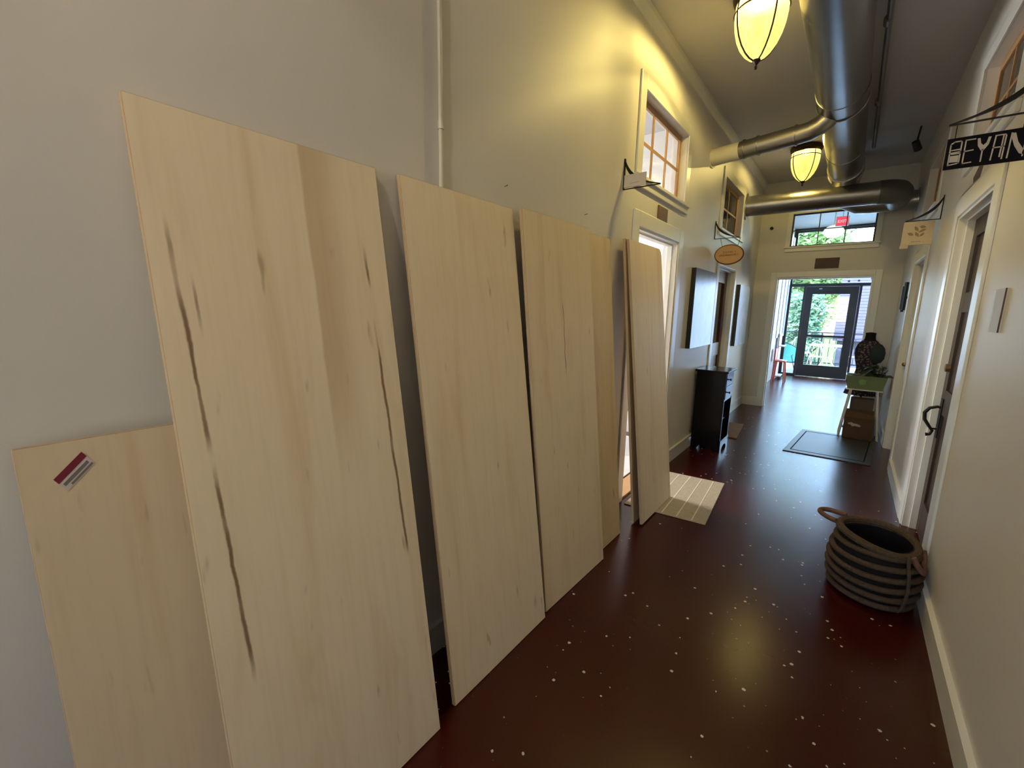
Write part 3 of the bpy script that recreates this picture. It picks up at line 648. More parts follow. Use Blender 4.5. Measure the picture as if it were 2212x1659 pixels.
# ------------------------------------------------------------------ black cabinet
cb = thing('cabinet', (-1.10, 5.04, 0), 'narrow glossy black cabinet with two small drawers on shaped feet', 'cabinet')
cx0, cx1, cy0, cy1, cz = -1.245, -0.950, 4.85, 5.22, 0.88
def body(b):
    bx(b, cx0, cx1, cy0, cy0 + 0.018, 0.10, cz - 0.02); bx(b, cx0, cx1, cy1 - 0.018, cy1, 0.10, cz - 0.02); bx(b, cx0, cx0 + 0.01, cy0 + 0.018, cy1 - 0.018, 0.10, cz - 0.02)
    bx(b, cx0 + 0.01, cx1 - 0.004, cy0 + 0.018, cy1 - 0.018, 0.10, 0.118); bx(b, cx0 + 0.01, cx1 - 0.004, cy0 + 0.018, cy1 - 0.018, 0.555, 0.573); bx(b, cx0 + 0.01, cx1 - 0.03, cy0 + 0.018, cy1 - 0.018, 0.33, 0.345)
obj('body', body, 'black_gloss', cb, bevel=0.002)
box('top', 'black_gloss', cx0 - 0.015, cx1 + 0.022, cy0 - 0.022, cy1 + 0.022, cz - 0.02, cz + 0.004, cb, 0.004)
for z0, z1 in ((0.578, 0.712), (0.718, 0.852)):
    dr = box('drawer', 'black_gloss', cx1 - 0.20, cx1 + 0.004, cy0 + 0.022, cy1 - 0.022, z0, z1, cb, 0.003)
    obj('knob', lambda b: tube(b, [(cx1 + 0.004, (cy0 + cy1) / 2 - 0.06, (z0 + z1) / 2), (cx1 + 0.016, (cy0 + cy1) / 2 - 0.06, (z0 + z1) / 2), (cx1 + 0.02, (cy0 + cy1) / 2 - 0.06, (z0 + z1) / 2), (cx1 + 0.03, (cy0 + cy1) / 2 - 0.06, (z0 + z1) / 2)], [0.006, 0.006, 0.014, 0.011], 12), 'black_gloss', dr, True)
def apron(b):
    pts = [(cy0, 0), (cy0 + 0.07, 0)] + [(cy0 + 0.07 + (cy1 - cy0 - 0.14) * k / 10, 0.055 * math.sin(PI * k / 10) ** 0.5) for k in range(11)] + [(cy1 - 0.07, 0), (cy1, 0), (cy1, 0.125), (cy0, 0.125)]
    pp = []
    for p in pts:
        if not pp or (abs(pp[-1][0] - p[0]) + abs(pp[-1][1] - p[1])) > 1e-6: pp.append(p)
    prism(b, pp, lambda p: (cx1 - 0.014, p[0], p[1]), lambda p: (cx1 + 0.006, p[0], p[1]))
obj('apron', apron, 'black_gloss', cb)
for y in (cy0, cy1 - 0.018):
    def sf_(b):
        pp = [(cx0, 0), (cx0 + 0.06, 0), (cx0 + 0.09, 0.045), (cx1 - 0.10, 0.045), (cx1 - 0.07, 0), (cx1 - 0.014, 0), (cx1 - 0.014, 0.10), (cx0, 0.10)]
        prism(b, pp, lambda p: (p[0], y, p[1]), lambda p: (p[0], y + 0.018, p[1]))
    obj('side_foot', sf_, 'black_gloss', cb)

# ------------------------------------------------------------------ mats
def mat_quad(name, corners, h, mat, lb, cat, group=None, sub=None):
    o = obj(name, lambda b: prism(b, [c[:2] for c in corners], lambda p: (p[0], p[1], 0.0005), lambda p: (p[0], p[1], h)), mat, bevel=0.002)
    return tag(o, lb, cat, group)
def weave(name, c0, c1, scale):
    n = N(name); v = n.world(); f = n.noise(v, scale, 4, 0.7); n.base(n.mix(f, c0, c1), 0.95, 0, 0.1); n.bump(n.noise(v, scale * 3, 2), 0.5, 0.006); return n.m
M['mat_beige'] = weave('beige_weave', srgb(150, 138, 118), srgb(196, 184, 162), 60)
M['mat_line'] = weave('cream_stripe', srgb(215, 205, 180), srgb(228, 220, 198), 60)
mcs = [(-1.225, 3.012), (-0.638, 3.070), (-0.701, 3.965), (-1.240, 3.915)]
mm = thing('door_mat', (-0.95, 3.5, 0), 'beige woven door mat with cream stripes under the chipped board', 'mat')
obj('pad', lambda b: prism(b, mcs, lambda p: (p[0], p[1], 0.0005), lambda p: (p[0], p[1], 0.008)), 'mat_beige', mm, bevel=0.003)
for k in range(5):
    f0, f1 = 0.12 + k * 0.178, 0.12 + k * 0.178 + 0.014
    near = lambda f: (mcs[0][0] + (mcs[1][0] - mcs[0][0]) * f, mcs[0][1] + (mcs[1][1] - mcs[0][1]) * f + 0.012); far = lambda f: (mcs[3][0] + (mcs[2][0] - mcs[3][0]) * f, mcs[3][1] + (mcs[2][1] - mcs[3][1]) * f - 0.012)
    obj('stripe', lambda b: prism(b, [near(f0), near(f1), far(f1), far(f0)], lambda p: (p[0], p[1], 0.0078), lambda p: (p[0], p[1], 0.0096)), 'mat_line', mm)
M['mat_grey'] = simple('grey_rubber_mat', srgb(58, 58, 62), 0.42, 0, 0.12, 60, bump=0.2)
M['mat_groove'] = weave('mat_border_groove', srgb(30, 30, 33), srgb(38, 38, 42), 90)
gm = thing('floor_mat', (-0.05, 6.0, 0), 'dark grey rectangular floor mat with a grooved border before the cardboard box', 'mat')
g0 = [(-0.421, 5.404), (0.33, 5.42), (0.42, 6.60), (-0.326, 6.58)]
obj('pad', lambda b: prism(b, g0, lambda p: (p[0], p[1], 0.0005), lambda p: (p[0], p[1], 0.009)), 'mat_grey', gm, bevel=0.003)
def inset(k): 
    c = Vector((sum(p[0] for p in g0) / 4, sum(p[1] for p in g0) / 4)); return [tuple(c + (Vector(p) - c) * k) for p in g0]
def groove(b):
    A, B = inset(0.86), inset(0.83)
    for i in range(4): prism(b, [A[i], A[(i + 1) % 4], B[(i + 1) % 4], B[i]], lambda p: (p[0], p[1], 0.0088), lambda p: (p[0], p[1], 0.0096))
obj('border_groove', groove, 'mat_groove', gm)
M['mat_coir'] = weave('coir', srgb(96, 74, 50), srgb(150, 120, 84), 40)
cm = mat_quad('coir_mat', [(-1.20, 5.50), (-0.905, 5.535), (-0.965, 6.31), (-1.20, 6.30)], 0.014, 'mat_coir', 'brown coir doormat on the floor before the red-brown door', 'mat')

# ------------------------------------------------------------------ rope basket
M['jute'] = weave('jute_rope', srgb(58, 49, 41), srgb(104, 88, 74), 70); M['jute_pale'] = weave('jute_handle', srgb(94, 68, 58), srgb(136, 102, 88), 60)
M['felt'] = weave('dark_felt', (0.008, 0.008, 0.010, 1), (0.022, 0.020, 0.022, 1), 60)
bk = thing('rope_basket', (0.252, 2.885, 0), 'round coiled rope basket with dark bands and two loop handles by the right wall', 'basket')
BC = Vector((0.252, 2.885))
def rim_r(z): return 0.168 + 0.028 * math.sin(PI * min(1, z / 0.30)) ** 0.8 - (0.012 if z < 0.02 else 0)
def ring_pts(z, r, n=44, tilt=0.0, wob=0.004, ph=0.0): return [(BC.x + r * math.cos(2 * PI * k / n) * 0.98, BC.y + r * math.sin(2 * PI * k / n), z + tilt * math.cos(2 * PI * k / n + 0.4) + wob * math.sin(4 * PI * k / n + ph)) for k in range(n)]
def wallb(b):
    zs = [0.004, 0.03, 0.08, 0.14, 0.20, 0.26, 0.315]
    outer = [(rim_r(z) - 0.006, z) for z in zs]; inner = [(rim_r(z) - 0.022, z) for z in zs[::-1]]
    lathe(b, [(0.001, 0.004)] + outer + inner[:-1] + [(0.14, 0.012), (0.001, 0.012)], (BC.x, BC.y, 0), 44, 0.98, 1)
obj('liner', wallb, 'felt', bk, True)
for k in range(6):
    z = 0.026 + k * 0.053; obj('rope_coil', lambda b: tube(b, ring_pts(z, rim_r(z) + 0.002, tilt=-0.004 * k / 6, ph=k * 0.9), 0.0150, 10, closed=True), 'jute', bk, True)
obj('rim', lambda b: tube(b, ring_pts(0.328, 0.168, tilt=-0.020, wob=0.008), 0.019, 8, closed=True), 'jute', bk, True)
hd = Vector((0.93, -0.36)).normalized()
def handle(b, s):
    a = hd * s; side = Vector((-a.y, a.x)); z0 = 0.325 - 0.02 * s
    c = BC + a * 0.17; reach, dz = (0.105, 0.006) if s < 0 else (0.040, -0.085)
    pts = []
    for k in range(13):
        t = PI * k / 12; p = c + side * 0.066 * math.cos(t) + a * reach * math.sin(t); pts.append((p.x, p.y, z0 + dz * math.sin(t) + 0.008))
    if s > 0: pts = [(min(x, XR - 0.03), y, z) for x, y, z in pts]
    tube(b, pts, 0.0135, 10)
obj('handle', lambda b: handle(b, -1), 'jute_pale', bk, True); obj('handle', lambda b: handle(b, 1), 'jute_pale', bk, True)
st = BC + Vector((0.62, -0.78)) * 0.21
obj('stitch_cord', lambda b: tube(b, [(BC.x + 0.60 * (rim_r(z) + 0.022), BC.y - 0.80 * (rim_r(z) + 0.022), z) for z in (0.012, 0.05, 0.10, 0.16, 0.22, 0.28, 0.32)], 0.008, 6), 'jute', bk, True)

# ------------------------------------------------------------------ planter on its stand, dress form, cartons
M['stand_white'] = simple('white_stand_paint', srgb(214, 210, 204), 0.4); M['trough'] = simple('pale_green_enamel', srgb(112, 126, 84), 0.4, 0, 0.12, 14); M['trough_dot'] = simple('green_motif', srgb(104, 140, 58), 0.4)
ps = thing('planter_stand', (0.22, 6.70, 0), 'white folding plant stand with splayed legs astride the cartons', 'plant stand')
for sx in (-1, 1):
    for sy in (-1, 1):
        obj('leg', lambda b: tube(b, [(0.23 + sx * 0.185, 6.70 + sy * 0.16, 0.0), (0.23 + sx * 0.125, 6.70 + sy * 0.11, 0.595)], 0.012, 8), 'stand_white', ps, True)
    obj('side_rail', lambda b: tube(b, [(0.23 + sx * 0.167, 6.70 - 0.143, 0.19), (0.23 + sx * 0.167, 6.70 + 0.143, 0.19)], 0.008, 8), 'stand_white', ps, True)
box('tray', 'stand_white', 0.05, 0.41, 6.58, 6.82, 0.588, 0.600, ps)
pt = thing('planter_trough', (0.23, 6.70, 0.60), 'pale green metal planter trough on the white stand', 'planter')
def trough(b):
    T = [(0.035, 6.575), (0.425, 6.575), (0.425, 6.825), (0.035, 6.825)]; Bt = [(0.065, 6.60), (0.395, 6.60), (0.395, 6.80), (0.065, 6.80)]
    I = [(0.043, 6.583), (0.417, 6.583), (0.417, 6.817), (0.043, 6.817)]
    v = lambda L, z: [b.verts.new((x, y, z)) for x, y in L]
    lo, hi, inn, soil = v(Bt, 0.601), v(T, 0.765), v(I, 0.765), v([(0.05, 6.59), (0.41, 6.59), (0.41, 6.81), (0.05, 6.81)], 0.725)
    b.faces.new(lo[::-1]); b.faces.new(soil)
    for A, B in ((lo, hi), (hi, inn), (inn, soil)):
        for k in range(4): b.faces.new((A[k], A[(k + 1) % 4], B[(k + 1) % 4], B[k]))
obj('trough', trough, 'trough', pt)
obj('motif', lambda b: tube(b, [(0.20, 6.583, 0.69), (0.20, 6.581, 0.69)], 0.035, 16), 'trough_dot', pt)
def leaf_mesh(name, l, w, bend):
    bm = bmesh.new(); rows = []
    for k in range(6):
        t = k / 5; ww = w * math.sin(PI * (0.08 + 0.92 * t) ** 0.85) ** 0.9 + 0.0008 if t < 1 else 0.0006; x = l * t; z = bend * t * (1 - t * 1.6)
        rows.append([bm.verts.new((x, -ww, z + ww * 0.25)), bm.verts.new((x, 0, z)), bm.verts.new((x, ww, z + ww * 0.25))])
    for A, B in zip(rows, rows[1:]):
        for k in range(2): bm.faces.new((A[k], A[k + 1], B[k + 1], B[k]))
    me = bpy.data.meshes.new(name); bm.to_mesh(me); bm.free(); return me
def leafmat(name, c0, c1, tr=0.25):
    n = N(name); f = n.noise(n.world(), 14, 3); n.base(n.mix(f, c0, c1), 0.4); n.b.inputs['Transmission Weight'].default_value = 0.0
    return n.m
M['leaf_dark'] = leafmat('dark_leaf', srgb(30, 44, 26), srgb(58, 74, 44)); M['leaf_pale'] = leafmat('pale_leaf', srgb(92, 98, 84), srgb(140, 138, 126))
LM = [leaf_mesh('leaf', 0.095, 0.030, 0.05), leaf_mesh('leaf', 0.12, 0.036, 0.03), leaf_mesh('leaf', 0.07, 0.026, 0.04)]
for me in LM: me.materials.append(M['leaf_dark'])
LP = leaf_mesh('leaf', 0.10, 0.017, 0.03); LP.materials.append(M['leaf_pale'])
rnd = random.Random(11)
pl = thing('potted_plant', (0.33, 6.69, 0.726), 'leafy dark green plant spilling from the right of the pale green trough', 'plant')
obj('stems', lambda b: [tube(b, [(0.30 + 0.02 * k, 6.68 + 0.012 * (k % 3), 0.72), (0.31 + 0.028 * k, 6.67 + 0.01 * (k % 3), 0.80), (0.315 + 0.033 * k, 6.64 + 0.02 * (k % 3), 0.85 + 0.012 * (k % 3))], 0.004, 6) for k in range(4)], 'leaf_dark', pl)
for k in range(34):
    o = link('leaf', LM[k % 3], None, pl)
    x = rnd.uniform(0.24, 0.415); y = rnd.uniform(6.60, 6.78); z = rnd.uniform(0.74, 0.88) - 0.3 * max(0, 0.28 - x)
    o.location = Vector((x, y, z)) - pl.location; o.rotation_euler = (rnd.uniform(-0.5, 0.5), rnd.uniform(-0.7, 0.5), rnd.uniform(PI * 0.75, PI * 1.8)); o.scale = [rnd.uniform(0.75, 1.1)] * 3
pl2 = thing('potted_plant', (0.13, 6.68, 0.726), 'small silvery spiky plant at the left of the pale green trough', 'plant')
for k in range(16):
    o = link('leaf', LP, None, pl2); a = rnd.uniform(PI * 0.6, PI * 1.95)
    o.location = Vector((rnd.uniform(0.08, 0.20), rnd.uniform(6.63, 6.72), 0.722)) - pl2.location; o.rotation_euler = (0, rnd.uniform(-1.3, -0.5), a); o.scale = [rnd.uniform(0.6, 0.95)] * 3
# dress form
def floral():
    n = N('floral_cotton'); v = n.coords(); vo = n.new('ShaderNodeTexVoronoi'); n.set(vo, 'Vector', v); vo.inputs['Scale'].default_value = 38
    d = n.math('ADD', vo.outputs['Distance'], n.math('MULTIPLY', n.math('SUBTRACT', n.noise(v, 40, 3), 0.5), 0.5))
    c = n.mix(n.step(d, 0.38, 0.5), srgb(112, 90, 98), srgb(22, 22, 32)); c = n.mix(n.step(n.noise(v, 12, 3), 0.55, 0.66), c, srgb(24, 30, 40)); n.base(c, 0.85); return n.m
M['floral'] = floral(); M['teal_cloth'] = simple('dark_teal_cloth', srgb(12, 34, 42), 0.7, 0, 0.2, 30)
df = thing('dress_form', (0.225, 7.18, 0), 'dress form in a dark floral dress with a black neck cap, behind the planter', 'dress form')
DC = (0.225, 7.18, 0)
obj('torso', lambda b: lathe(b, [(0.001, 0.70), (0.112, 0.70), (0.098, 0.78), (0.100, 0.82), (0.125, 0.92), (0.138, 0.99), (0.136, 1.05), (0.118, 1.11), (0.085, 1.155), (0.052, 1.175), (0.001, 1.18)], DC, 28, 1.0, 0.72), 'floral', df, True)
obj('neck', lambda b: lathe(b, [(0.075, 1.148), (0.055, 1.185), (0.050, 1.235), (0.054, 1.262), (0.001, 1.27)], DC, 20, 1, 0.85), 'felt', df, True)
obj('skirt', lambda b: [lathe(b, [(0.10, 0.72), (0.13, 0.66), (0.165, 0.56), (0.19, 0.455), (0.186, 0.455), (0.12, 0.64), (0.09, 0.72)], DC, 32, 1.0, 0.8)], 'floral', df, True)
obj('stand_pole', lambda b: tube(b, [(0.225, 7.18, 0.02), (0.225, 7.18, 0.71)], 0.012, 10), 'iron', df, True)
obj('stand_base', lambda b: lathe(b, [(0.15, 0.0), (0.15, 0.012), (0.03, 0.03), (0.014, 0.06)], DC, 28), 'iron', df, True)
def pouch(b):
    lathe(b, [(0.001, -0.135), (0.045, -0.12), (0.072, -0.07), (0.078, 0.0), (0.066, 0.06), (0.035, 0.105), (0.001, 0.12)], (0.315, 7.075, 1.015), 20, 1.0, 0.35)
tag(obj('cloth_pouch', pouch, 'teal_cloth', None, True), 'dark teal cloth pouch hanging on the front of the dress form', 'pouch')
# cartons
M['card'] = weave('cardboard', srgb(78, 60, 50), srgb(98, 77, 64), 8); M['card2'] = weave('cardboard_pale', srgb(88, 74, 66), srgb(104, 90, 80), 8)
c1 = thing('cardboard_box', (0.22, 6.60, 0), 'open brown cardboard box with a torn white label under the plant stand', 'box')
def carton(b, x0, x1, y0, y1, h, t=0.004):
    bx(b, x0, x1, y0, y0 + t, 0.01, h); bx(b, x0, x1, y1 - t, y1, 0.01, h); bx(b, x0, x0 + t, y0 + t, y1 - t, 0.01, h); bx(b, x1 - t, x1, y0 + t, y1 - t, 0.01, h); bx(b, x0, x1, y0, y1, 0.0098, 0.014)
obj('carton', lambda b: carton(b, 0.082, 0.362, 6.46, 6.70, 0.27), 'card', c1)
def flap(b, a, c, d, e): prism(b, [0, 1, 2, 3], lambda i: (a, c, d, e)[i], lambda i: tuple(Vector((a, c, d, e)[i]) + Vector((0, 0.003, 0.003))))
obj('flap', lambda b: flap(b, (0.082, 6.46, 0.27), (0.362, 6.46, 0.27), (0.35, 6.50, 0.315), (0.11, 6.52, 0.335)), 'card', c1)
obj('flap', lambda b: flap(b, (0.082, 6.695, 0.27), (0.362, 6.695, 0.27), (0.36, 6.72, 0.33), (0.09, 6.73, 0.325)), 'card', c1)
M['torn_label'] = simple('torn_white_label', srgb(176, 164, 152), 0.6)
obj('torn_label', lambda b: prism(b, [(0.12, 0.20), (0.155, 0.213), (0.175, 0.20), (0.215, 0.198), (0.245, 0.18), (0.24, 0.165), (0.19, 0.172), (0.165, 0.162), (0.15, 0.18), (0.125, 0.185)], lambda p: (p[0], 6.4585, p[1]), lambda p: (p[0], 6.4598, p[1])), 'torn_label', c1)
c2 = thing('cardboard_box', (0.23, 6.79, 0), 'taller plain cardboard carton standing behind the open box', 'box')
obj('carton', lambda b: carton(b, 0.12, 0.345, 6.745, 6.86, 0.46), 'card2', c2)
obj('flap', lambda b: flap(b, (0.12, 6.745, 0.46), (0.345, 6.745, 0.46), (0.34, 6.79, 0.475), (0.125, 6.79, 0.475)), 'card2', c2)

# ------------------------------------------------------------------ ceiling lamps
def lamp(x, y, lb, watt=310, tint=(0.96, 0.95, 0.86), glass_mat='bowl'):
    L = thing('ceiling_lamp', (x, y, ZC), lb, 'ceiling lamp', 'bowl ceiling lamps along the corridor')
    prof = [(0.0185, -0.385), (0.045, -0.372), (0.075, -0.345), (0.103, -0.305), (0.125, -0.255), (0.139, -0.20), (0.145, -0.15), (0.146, -0.105), (0.141, -0.068)]
    bowl = obj('glass_bowl', lambda b: lathe(b, [(0.001, -0.388)] + prof, (x, y, ZC), 40), glass_mat, L, True)
    obj('canopy_ring', lambda b: lathe(b, [(0.10, 0.0), (0.158, -0.002), (0.165, -0.02), (0.160, -0.045), (0.150, -0.062), (0.146, -0.07), (0.136, -0.066), (0.10, -0.03)], (x, y, ZC), 40), 'bronze', L, True)
    for k in range(4):
        a = PI * k / 2 - 0.84
        obj('strap', lambda b: tube(b, [(x + (r + 0.003) * math.cos(a), y + (r + 0.003) * math.sin(a), ZC + z) for r, z in prof], 0.0052, 6), 'bronze', L, True)
    obj('band', lambda b: tube(b, [(x + 0.149 * math.cos(2 * PI * k / 40), y + 0.149 * math.sin(2 * PI * k / 40), ZC - 0.115) for k in range(40)], 0.0046, 6, closed=True), 'bronze', L, True)
    obj('finial', lambda b: lathe(b, [(0.001, -0.437), (0.008, -0.432), (0.009, -0.42), (0.006, -0.412), (0.013, -0.402), (0.022, -0.39), (0.024, -0.38), (0.012, -0.372), (0.001, -0.37)], (x, y, ZC), 14), 'bronze', L, True)
    pl_ = bpy.data.lights.new('lamp_bulb', 'POINT'); pl_.energy = watt; pl_.color = tint; pl_.shadow_soft_size = 0.028
    po = bpy.data.objects.new('lamp_bulb', pl_); COL.objects.link(po); po.parent = L; po.location = (0, 0, -0.032)
lamp(-0.655, 3.24, 'amber glass bowl ceiling lamp with bronze straps, facing the pine transom over the lit doorway')
lamp(-0.650, 6.36, 'amber glass bowl ceiling lamp with bronze straps, close to the end wall transom', 130)
lamp(-0.655, -0.80, 'unseen white glass bowl lamp added behind the viewer to brighten the near corridor', 330, (1.0, 0.93, 0.84), 'bowl_white')  # added out of view to light the near boards and wall


# ------------------------------------------------------------------ ductwork and pipes
DX, DZ, DR = -0.267, 3.205, 0.166
du = thing('air_duct', (DX, 2, DZ), 'large round foil-wrapped air duct under the ceiling with slim galvanised branches', 'duct')
def main(b):
    pts, rr = [], []
    r2 = random.Random(5)
    for k in range(48): pts.append((DX, YB + 0.02 + (7.02 - YB) * k / 47, DZ)); rr.append(DR + r2.uniform(-0.002, 0.002))
    tube(b, pts, rr, 40)
obj('main_duct', main, 'foil', du, True)
for y in (-1.2, 0.9, 2.75, 4.35, 5.9): obj('joint_band', lambda b: tube(b, [(DX, y, DZ), (DX, y + 0.05, DZ)], DR + 0.004, 40), 'foil', du, True)
for y in (6.62, 6.86): obj('collar', lambda b: tube(b, [(DX, y, DZ), (DX, y + 0.025, DZ)], DR + 0.013, 40), 'galv', du, True)
for y in (1.6, 4.6): obj('hanger_strap', lambda b: tube(b, [(DX + (DR + 0.006) * math.cos(t), y, DZ + (DR + 0.006) * math.sin(t)) for t in [PI * (1.0 + k / 16) for k in range(17)]] , 0.006, 6), 'galv', du, True)
path1 = [(XL + 0.002, 4.78, 2.995), (-0.55, 4.66, 3.015), (-0.47, 4.645, 3.02), (-0.40, 4.63, 3.045), (-0.345, 4.615, 3.085), (-0.30, 4.60, 3.14)]
b1 = obj('branch_duct', lambda b: tube(b, path1, 0.077, 28), 'galv', du, True)
P = lambda t: Vector(path1[0]).lerp(Vector(path1[1]), t)
for t in (0.40, 0.56, 0.97): obj('seam_ring', lambda b: tube(b, [P(t), P(t + 0.018)], 0.085, 28), 'galv', b1, True)
obj('paint_sleeve', lambda b: tube(b, [P(0.0), P(0.36)], 0.0785, 28), 'pipe_paint', b1, True)
obj('wall_collar', lambda b: tube(b, [P(0.0), P(0.012)], 0.095, 28), 'pipe_paint', b1, True)
path2 = [(XL + 0.002, 6.60, 2.875), (0.07, 6.725, 2.885)]
b2 = obj('cross_duct', lambda b: tube(b, path2, 0.125, 32), 'galv', du, True)
M['dull_duct'] = simple('dull_grey_duct', srgb(112, 112, 106), 0.45, 0.5, 0.15, 12)
obj('cross_duct_elbow', lambda b: tube(b, [(0.065, 6.725, 2.885), (0.14, 6.735, 2.885), (0.20, 6.765, 2.885), (0.245, 6.82, 2.885), (0.262, 6.90, 2.885), (0.268, 7.05, 2.885), (0.27, 7.42, 2.890)], [0.129, 0.130, 0.130, 0.130, 0.129, 0.126, 0.112], 32), 'dull_duct', du, True)
P2 = lambda t: Vector(path2[0]).lerp(Vector(path2[1]), t)
for t in (0.58, 0.99): obj('seam_ring', lambda b: tube(b, [P2(t), P2(t + 0.012)], 0.129, 32), 'galv', b2, True)
obj('wall_flange', lambda b: tube(b, [P2(0), P2(0.008)], 0.165, 32), 'galv', b2, True)
obj('riser', lambda b: tube(b, [(DX, 6.74, 2.93), (DX, 6.74, 3.09)], 0.12, 28), 'galv', b2, True)
path3 = [(DX, 7.0, DZ - 0.01), (DX, 7.18, DZ - 0.03), (DX, 7.32, DZ - 0.11), (-0.22, 7.40, 2.97), (-0.10, 7.42, 2.905), (0.02, 7.42, 2.895), (XR - 0.002, 7.42, 2.895)]
b3 = obj('elbow_duct', lambda b: tube(b, path3, [0.15, 0.15, 0.14, 0.125, 0.118, 0.115, 0.115], 28), 'galv', du, True)
obj('wall_collar', lambda b: tube(b, [(XR - 0.012, 7.42, 2.895), (XR - 0.002, 7.42, 2.895)], 0.14, 28), 'galv', b3, True)
sp = thing('sprinkler_pipe', (-0.05, 2, 3.3), 'thin white-edged steel pipe running along the ceiling beside the main duct', 'pipe')
M['pipe_grey'] = simple('grey_pipe', srgb(120, 116, 108), 0.4, 0.3)
SPX, SPZ = -0.045, 3.345
obj('pipe', lambda b: tube(b, [(SPX - 0.01, YB + 0.01, SPZ), (SPX + 0.012, 6.55, SPZ)], 0.017, 12), 'pipe_grey', sp, True)
for y in (1.35, 3.85, 5.2): obj('coupling', lambda b: tube(b, [(SPX, y, SPZ), (SPX, y + 0.07, SPZ)], 0.024, 12), 'pipe_grey', sp, True)
for y in (0.4, 3.9, 6.4): obj('hanger_rod', lambda b: tube(b, [(SPX, y, SPZ), (SPX, y, ZC)], 0.005, 6), 'pipe_grey', sp)
tag(obj('loose_wire', lambda b: tube(b, [(-0.46, 3.25, ZC - 0.004), (-0.44, 3.42, ZC - 0.02), (-0.405, 3.62, ZC - 0.03), (-0.43, 3.9, ZC - 0.03), (-0.46, 4.2, ZC - 0.02), (-0.44, 4.55, ZC - 0.03), (-0.40, 4.75, 3.36)], 0.004, 6), 'pipe_grey', None, True), 'loose grey wire sagging across the ceiling beside the main duct', 'wire')

# ------------------------------------------------------------------ the lit room behind the open doorway
rl = thing('room_fill_panel', (-3.3, 3.5, 2.75), 'unseen suspended glowing panel added to brighten the side room', 'pendant lamp')  # glowing panel added to brighten the room seen through the transom panes
M['glow_panel'] = emit('fill_glow', (1, 0.97, 0.97, 1), 7.0)
box('glow_panel', 'glow_panel', -3.6, -3.0, 3.2, 3.8, 2.75, 2.83, rl, 0.02)
for x in (-3.5, -3.1): obj('rod', lambda b: tube(b, [(x, 3.5, 2.82), (x, 3.5, ZC)], 0.008, 8), 'white_plastic', rl)
light('side_room_fill', 'AREA', (-3.9, 3.38, 2.2), (0, math.radians(-66), 0), 78, (1, 0.98, 1.0), shape='RECTANGLE', size=1.0, size_y=0.8)  # area light added inside the side room, which has no window
wc = thing('wooden_chair', (-1.95, 4.25, 0), 'brown wooden chair inside the bright room, glimpsed between the boards', 'chair')
M['chair_wood'] = simple('chair_wood', srgb(110, 84, 62), 0.5)
for sx in (-1, 1):
    obj('leg', lambda b: tube(b, [(-1.95 + sx * 0.2, 4.05, 0), (-1.95 + sx * 0.18, 4.07, 0.45)], 0.018, 8), 'chair_wood', wc); obj('leg', lambda b: tube(b, [(-1.95 + sx * 0.2, 4.47, 0), (-1.95 + sx * 0.19, 4.45, 0.45), (-1.95 + sx * 0.19, 4.50, 0.95)], 0.018, 8), 'chair_wood', wc)
box('seat', 'chair_wood', -2.17, -1.73, 4.03, 4.48, 0.45, 0.48, wc, 0.008)
for z in (0.62, 0.86): box('back_slat', 'chair_wood', -2.13, -1.77, 4.475, 4.495, z, z + 0.08, wc)
wr = tag(box('floor_rug', simple('white_rug', srgb(205, 205, 206), 0.9), -2.6, -1.45, 3.15, 4.75, 0.0005, 0.012), 'pale grey rug on the floor of the bright side room', 'rug')

# ------------------------------------------------------------------ front room
M['clad'] = simple('pale_blue_cladding', srgb(200, 208, 222), 0.25, 0, 0.04)
cl = thing('cladding_screen', (XL, 10.6, 0), 'pale vertical board screen along the left side of the front room', 'screen')
for k in range(14): box('plank', 'clad', XL + 0.001, XL + 0.028 + 0.012 * (k % 2), 8.45 + k * 0.27, 8.45 + k * 0.27 + 0.255, 0.95, 3.2, cl)
M['orange'] = simple('orange_red_paint', srgb(206, 74, 48), 0.4)
oc = thing('orange_stool', (-1.12, 11.0, 0), 'slender orange-red wooden stool beside the front room wall', 'stool')
for sx in (-1, 1):
    for sy in (-1, 1): obj('leg', lambda b: tube(b, [(-1.11 + sx * 0.115, 11.0 + sy * 0.16, 0), (-1.11 + sx * 0.08, 11.0 + sy * 0.12, 0.44)], 0.013, 8), 'orange', oc, True)
box('seat', 'orange', -1.22, -1.0, 10.85, 11.15, 0.44, 0.465, oc, 0.006)
box('backrest', 'orange', -1.225, -1.20, 10.86, 11.14, 0.465, 0.72, oc, 0.006)
M['pinkish'] = simple('pale_pink_card', srgb(226, 196, 184), 0.6)
pk = thing('display_rack', (-1.2, 11.5, 0), 'pale pink and white card rack standing behind the orange stool', 'rack')
box('back_panel', 'pinkish', XL + 0.045, XL + 0.065, 11.3, 11.75, 0.02, 1.02, pk)
for z in (0.06, 0.4, 0.74): box('shelf', 'white_plastic', XL + 0.065, XL + 0.16, 11.3, 11.75, z, z + 0.02, pk)
gl_ = thing('globe_lamp', (-0.44, 9.9, ZC), 'flattened white globe lamp hanging in the front room', 'pendant lamp')
obj('stem', lambda b: tube(b, [(-0.44, 9.9, 3.06), (-0.44, 9.9, ZC)], 0.01, 8), 'white_plastic', gl_)
M['globe'] = emit('opal_globe', (0.93, 1, 1, 1), 0.95)
obj('globe', lambda b: lathe(b, [(0.001, 2.845)] + [(0.155 * math.sin(PI * k / 14), 2.955 - 0.11 * math.cos(PI * k / 14)) for k in range(1, 14)] + [(0.001, 3.065)], (-0.44, 9.9, 0), 28), 'globe', gl_, True)
ex = thing('exit_sign', (-0.30, 8.95, ZC), 'red lit EXIT sign hanging from the front room ceiling', 'sign')
M['exit_red'] = emit('exit_red', (1.0, 0.06, 0.10, 1), 1.1)
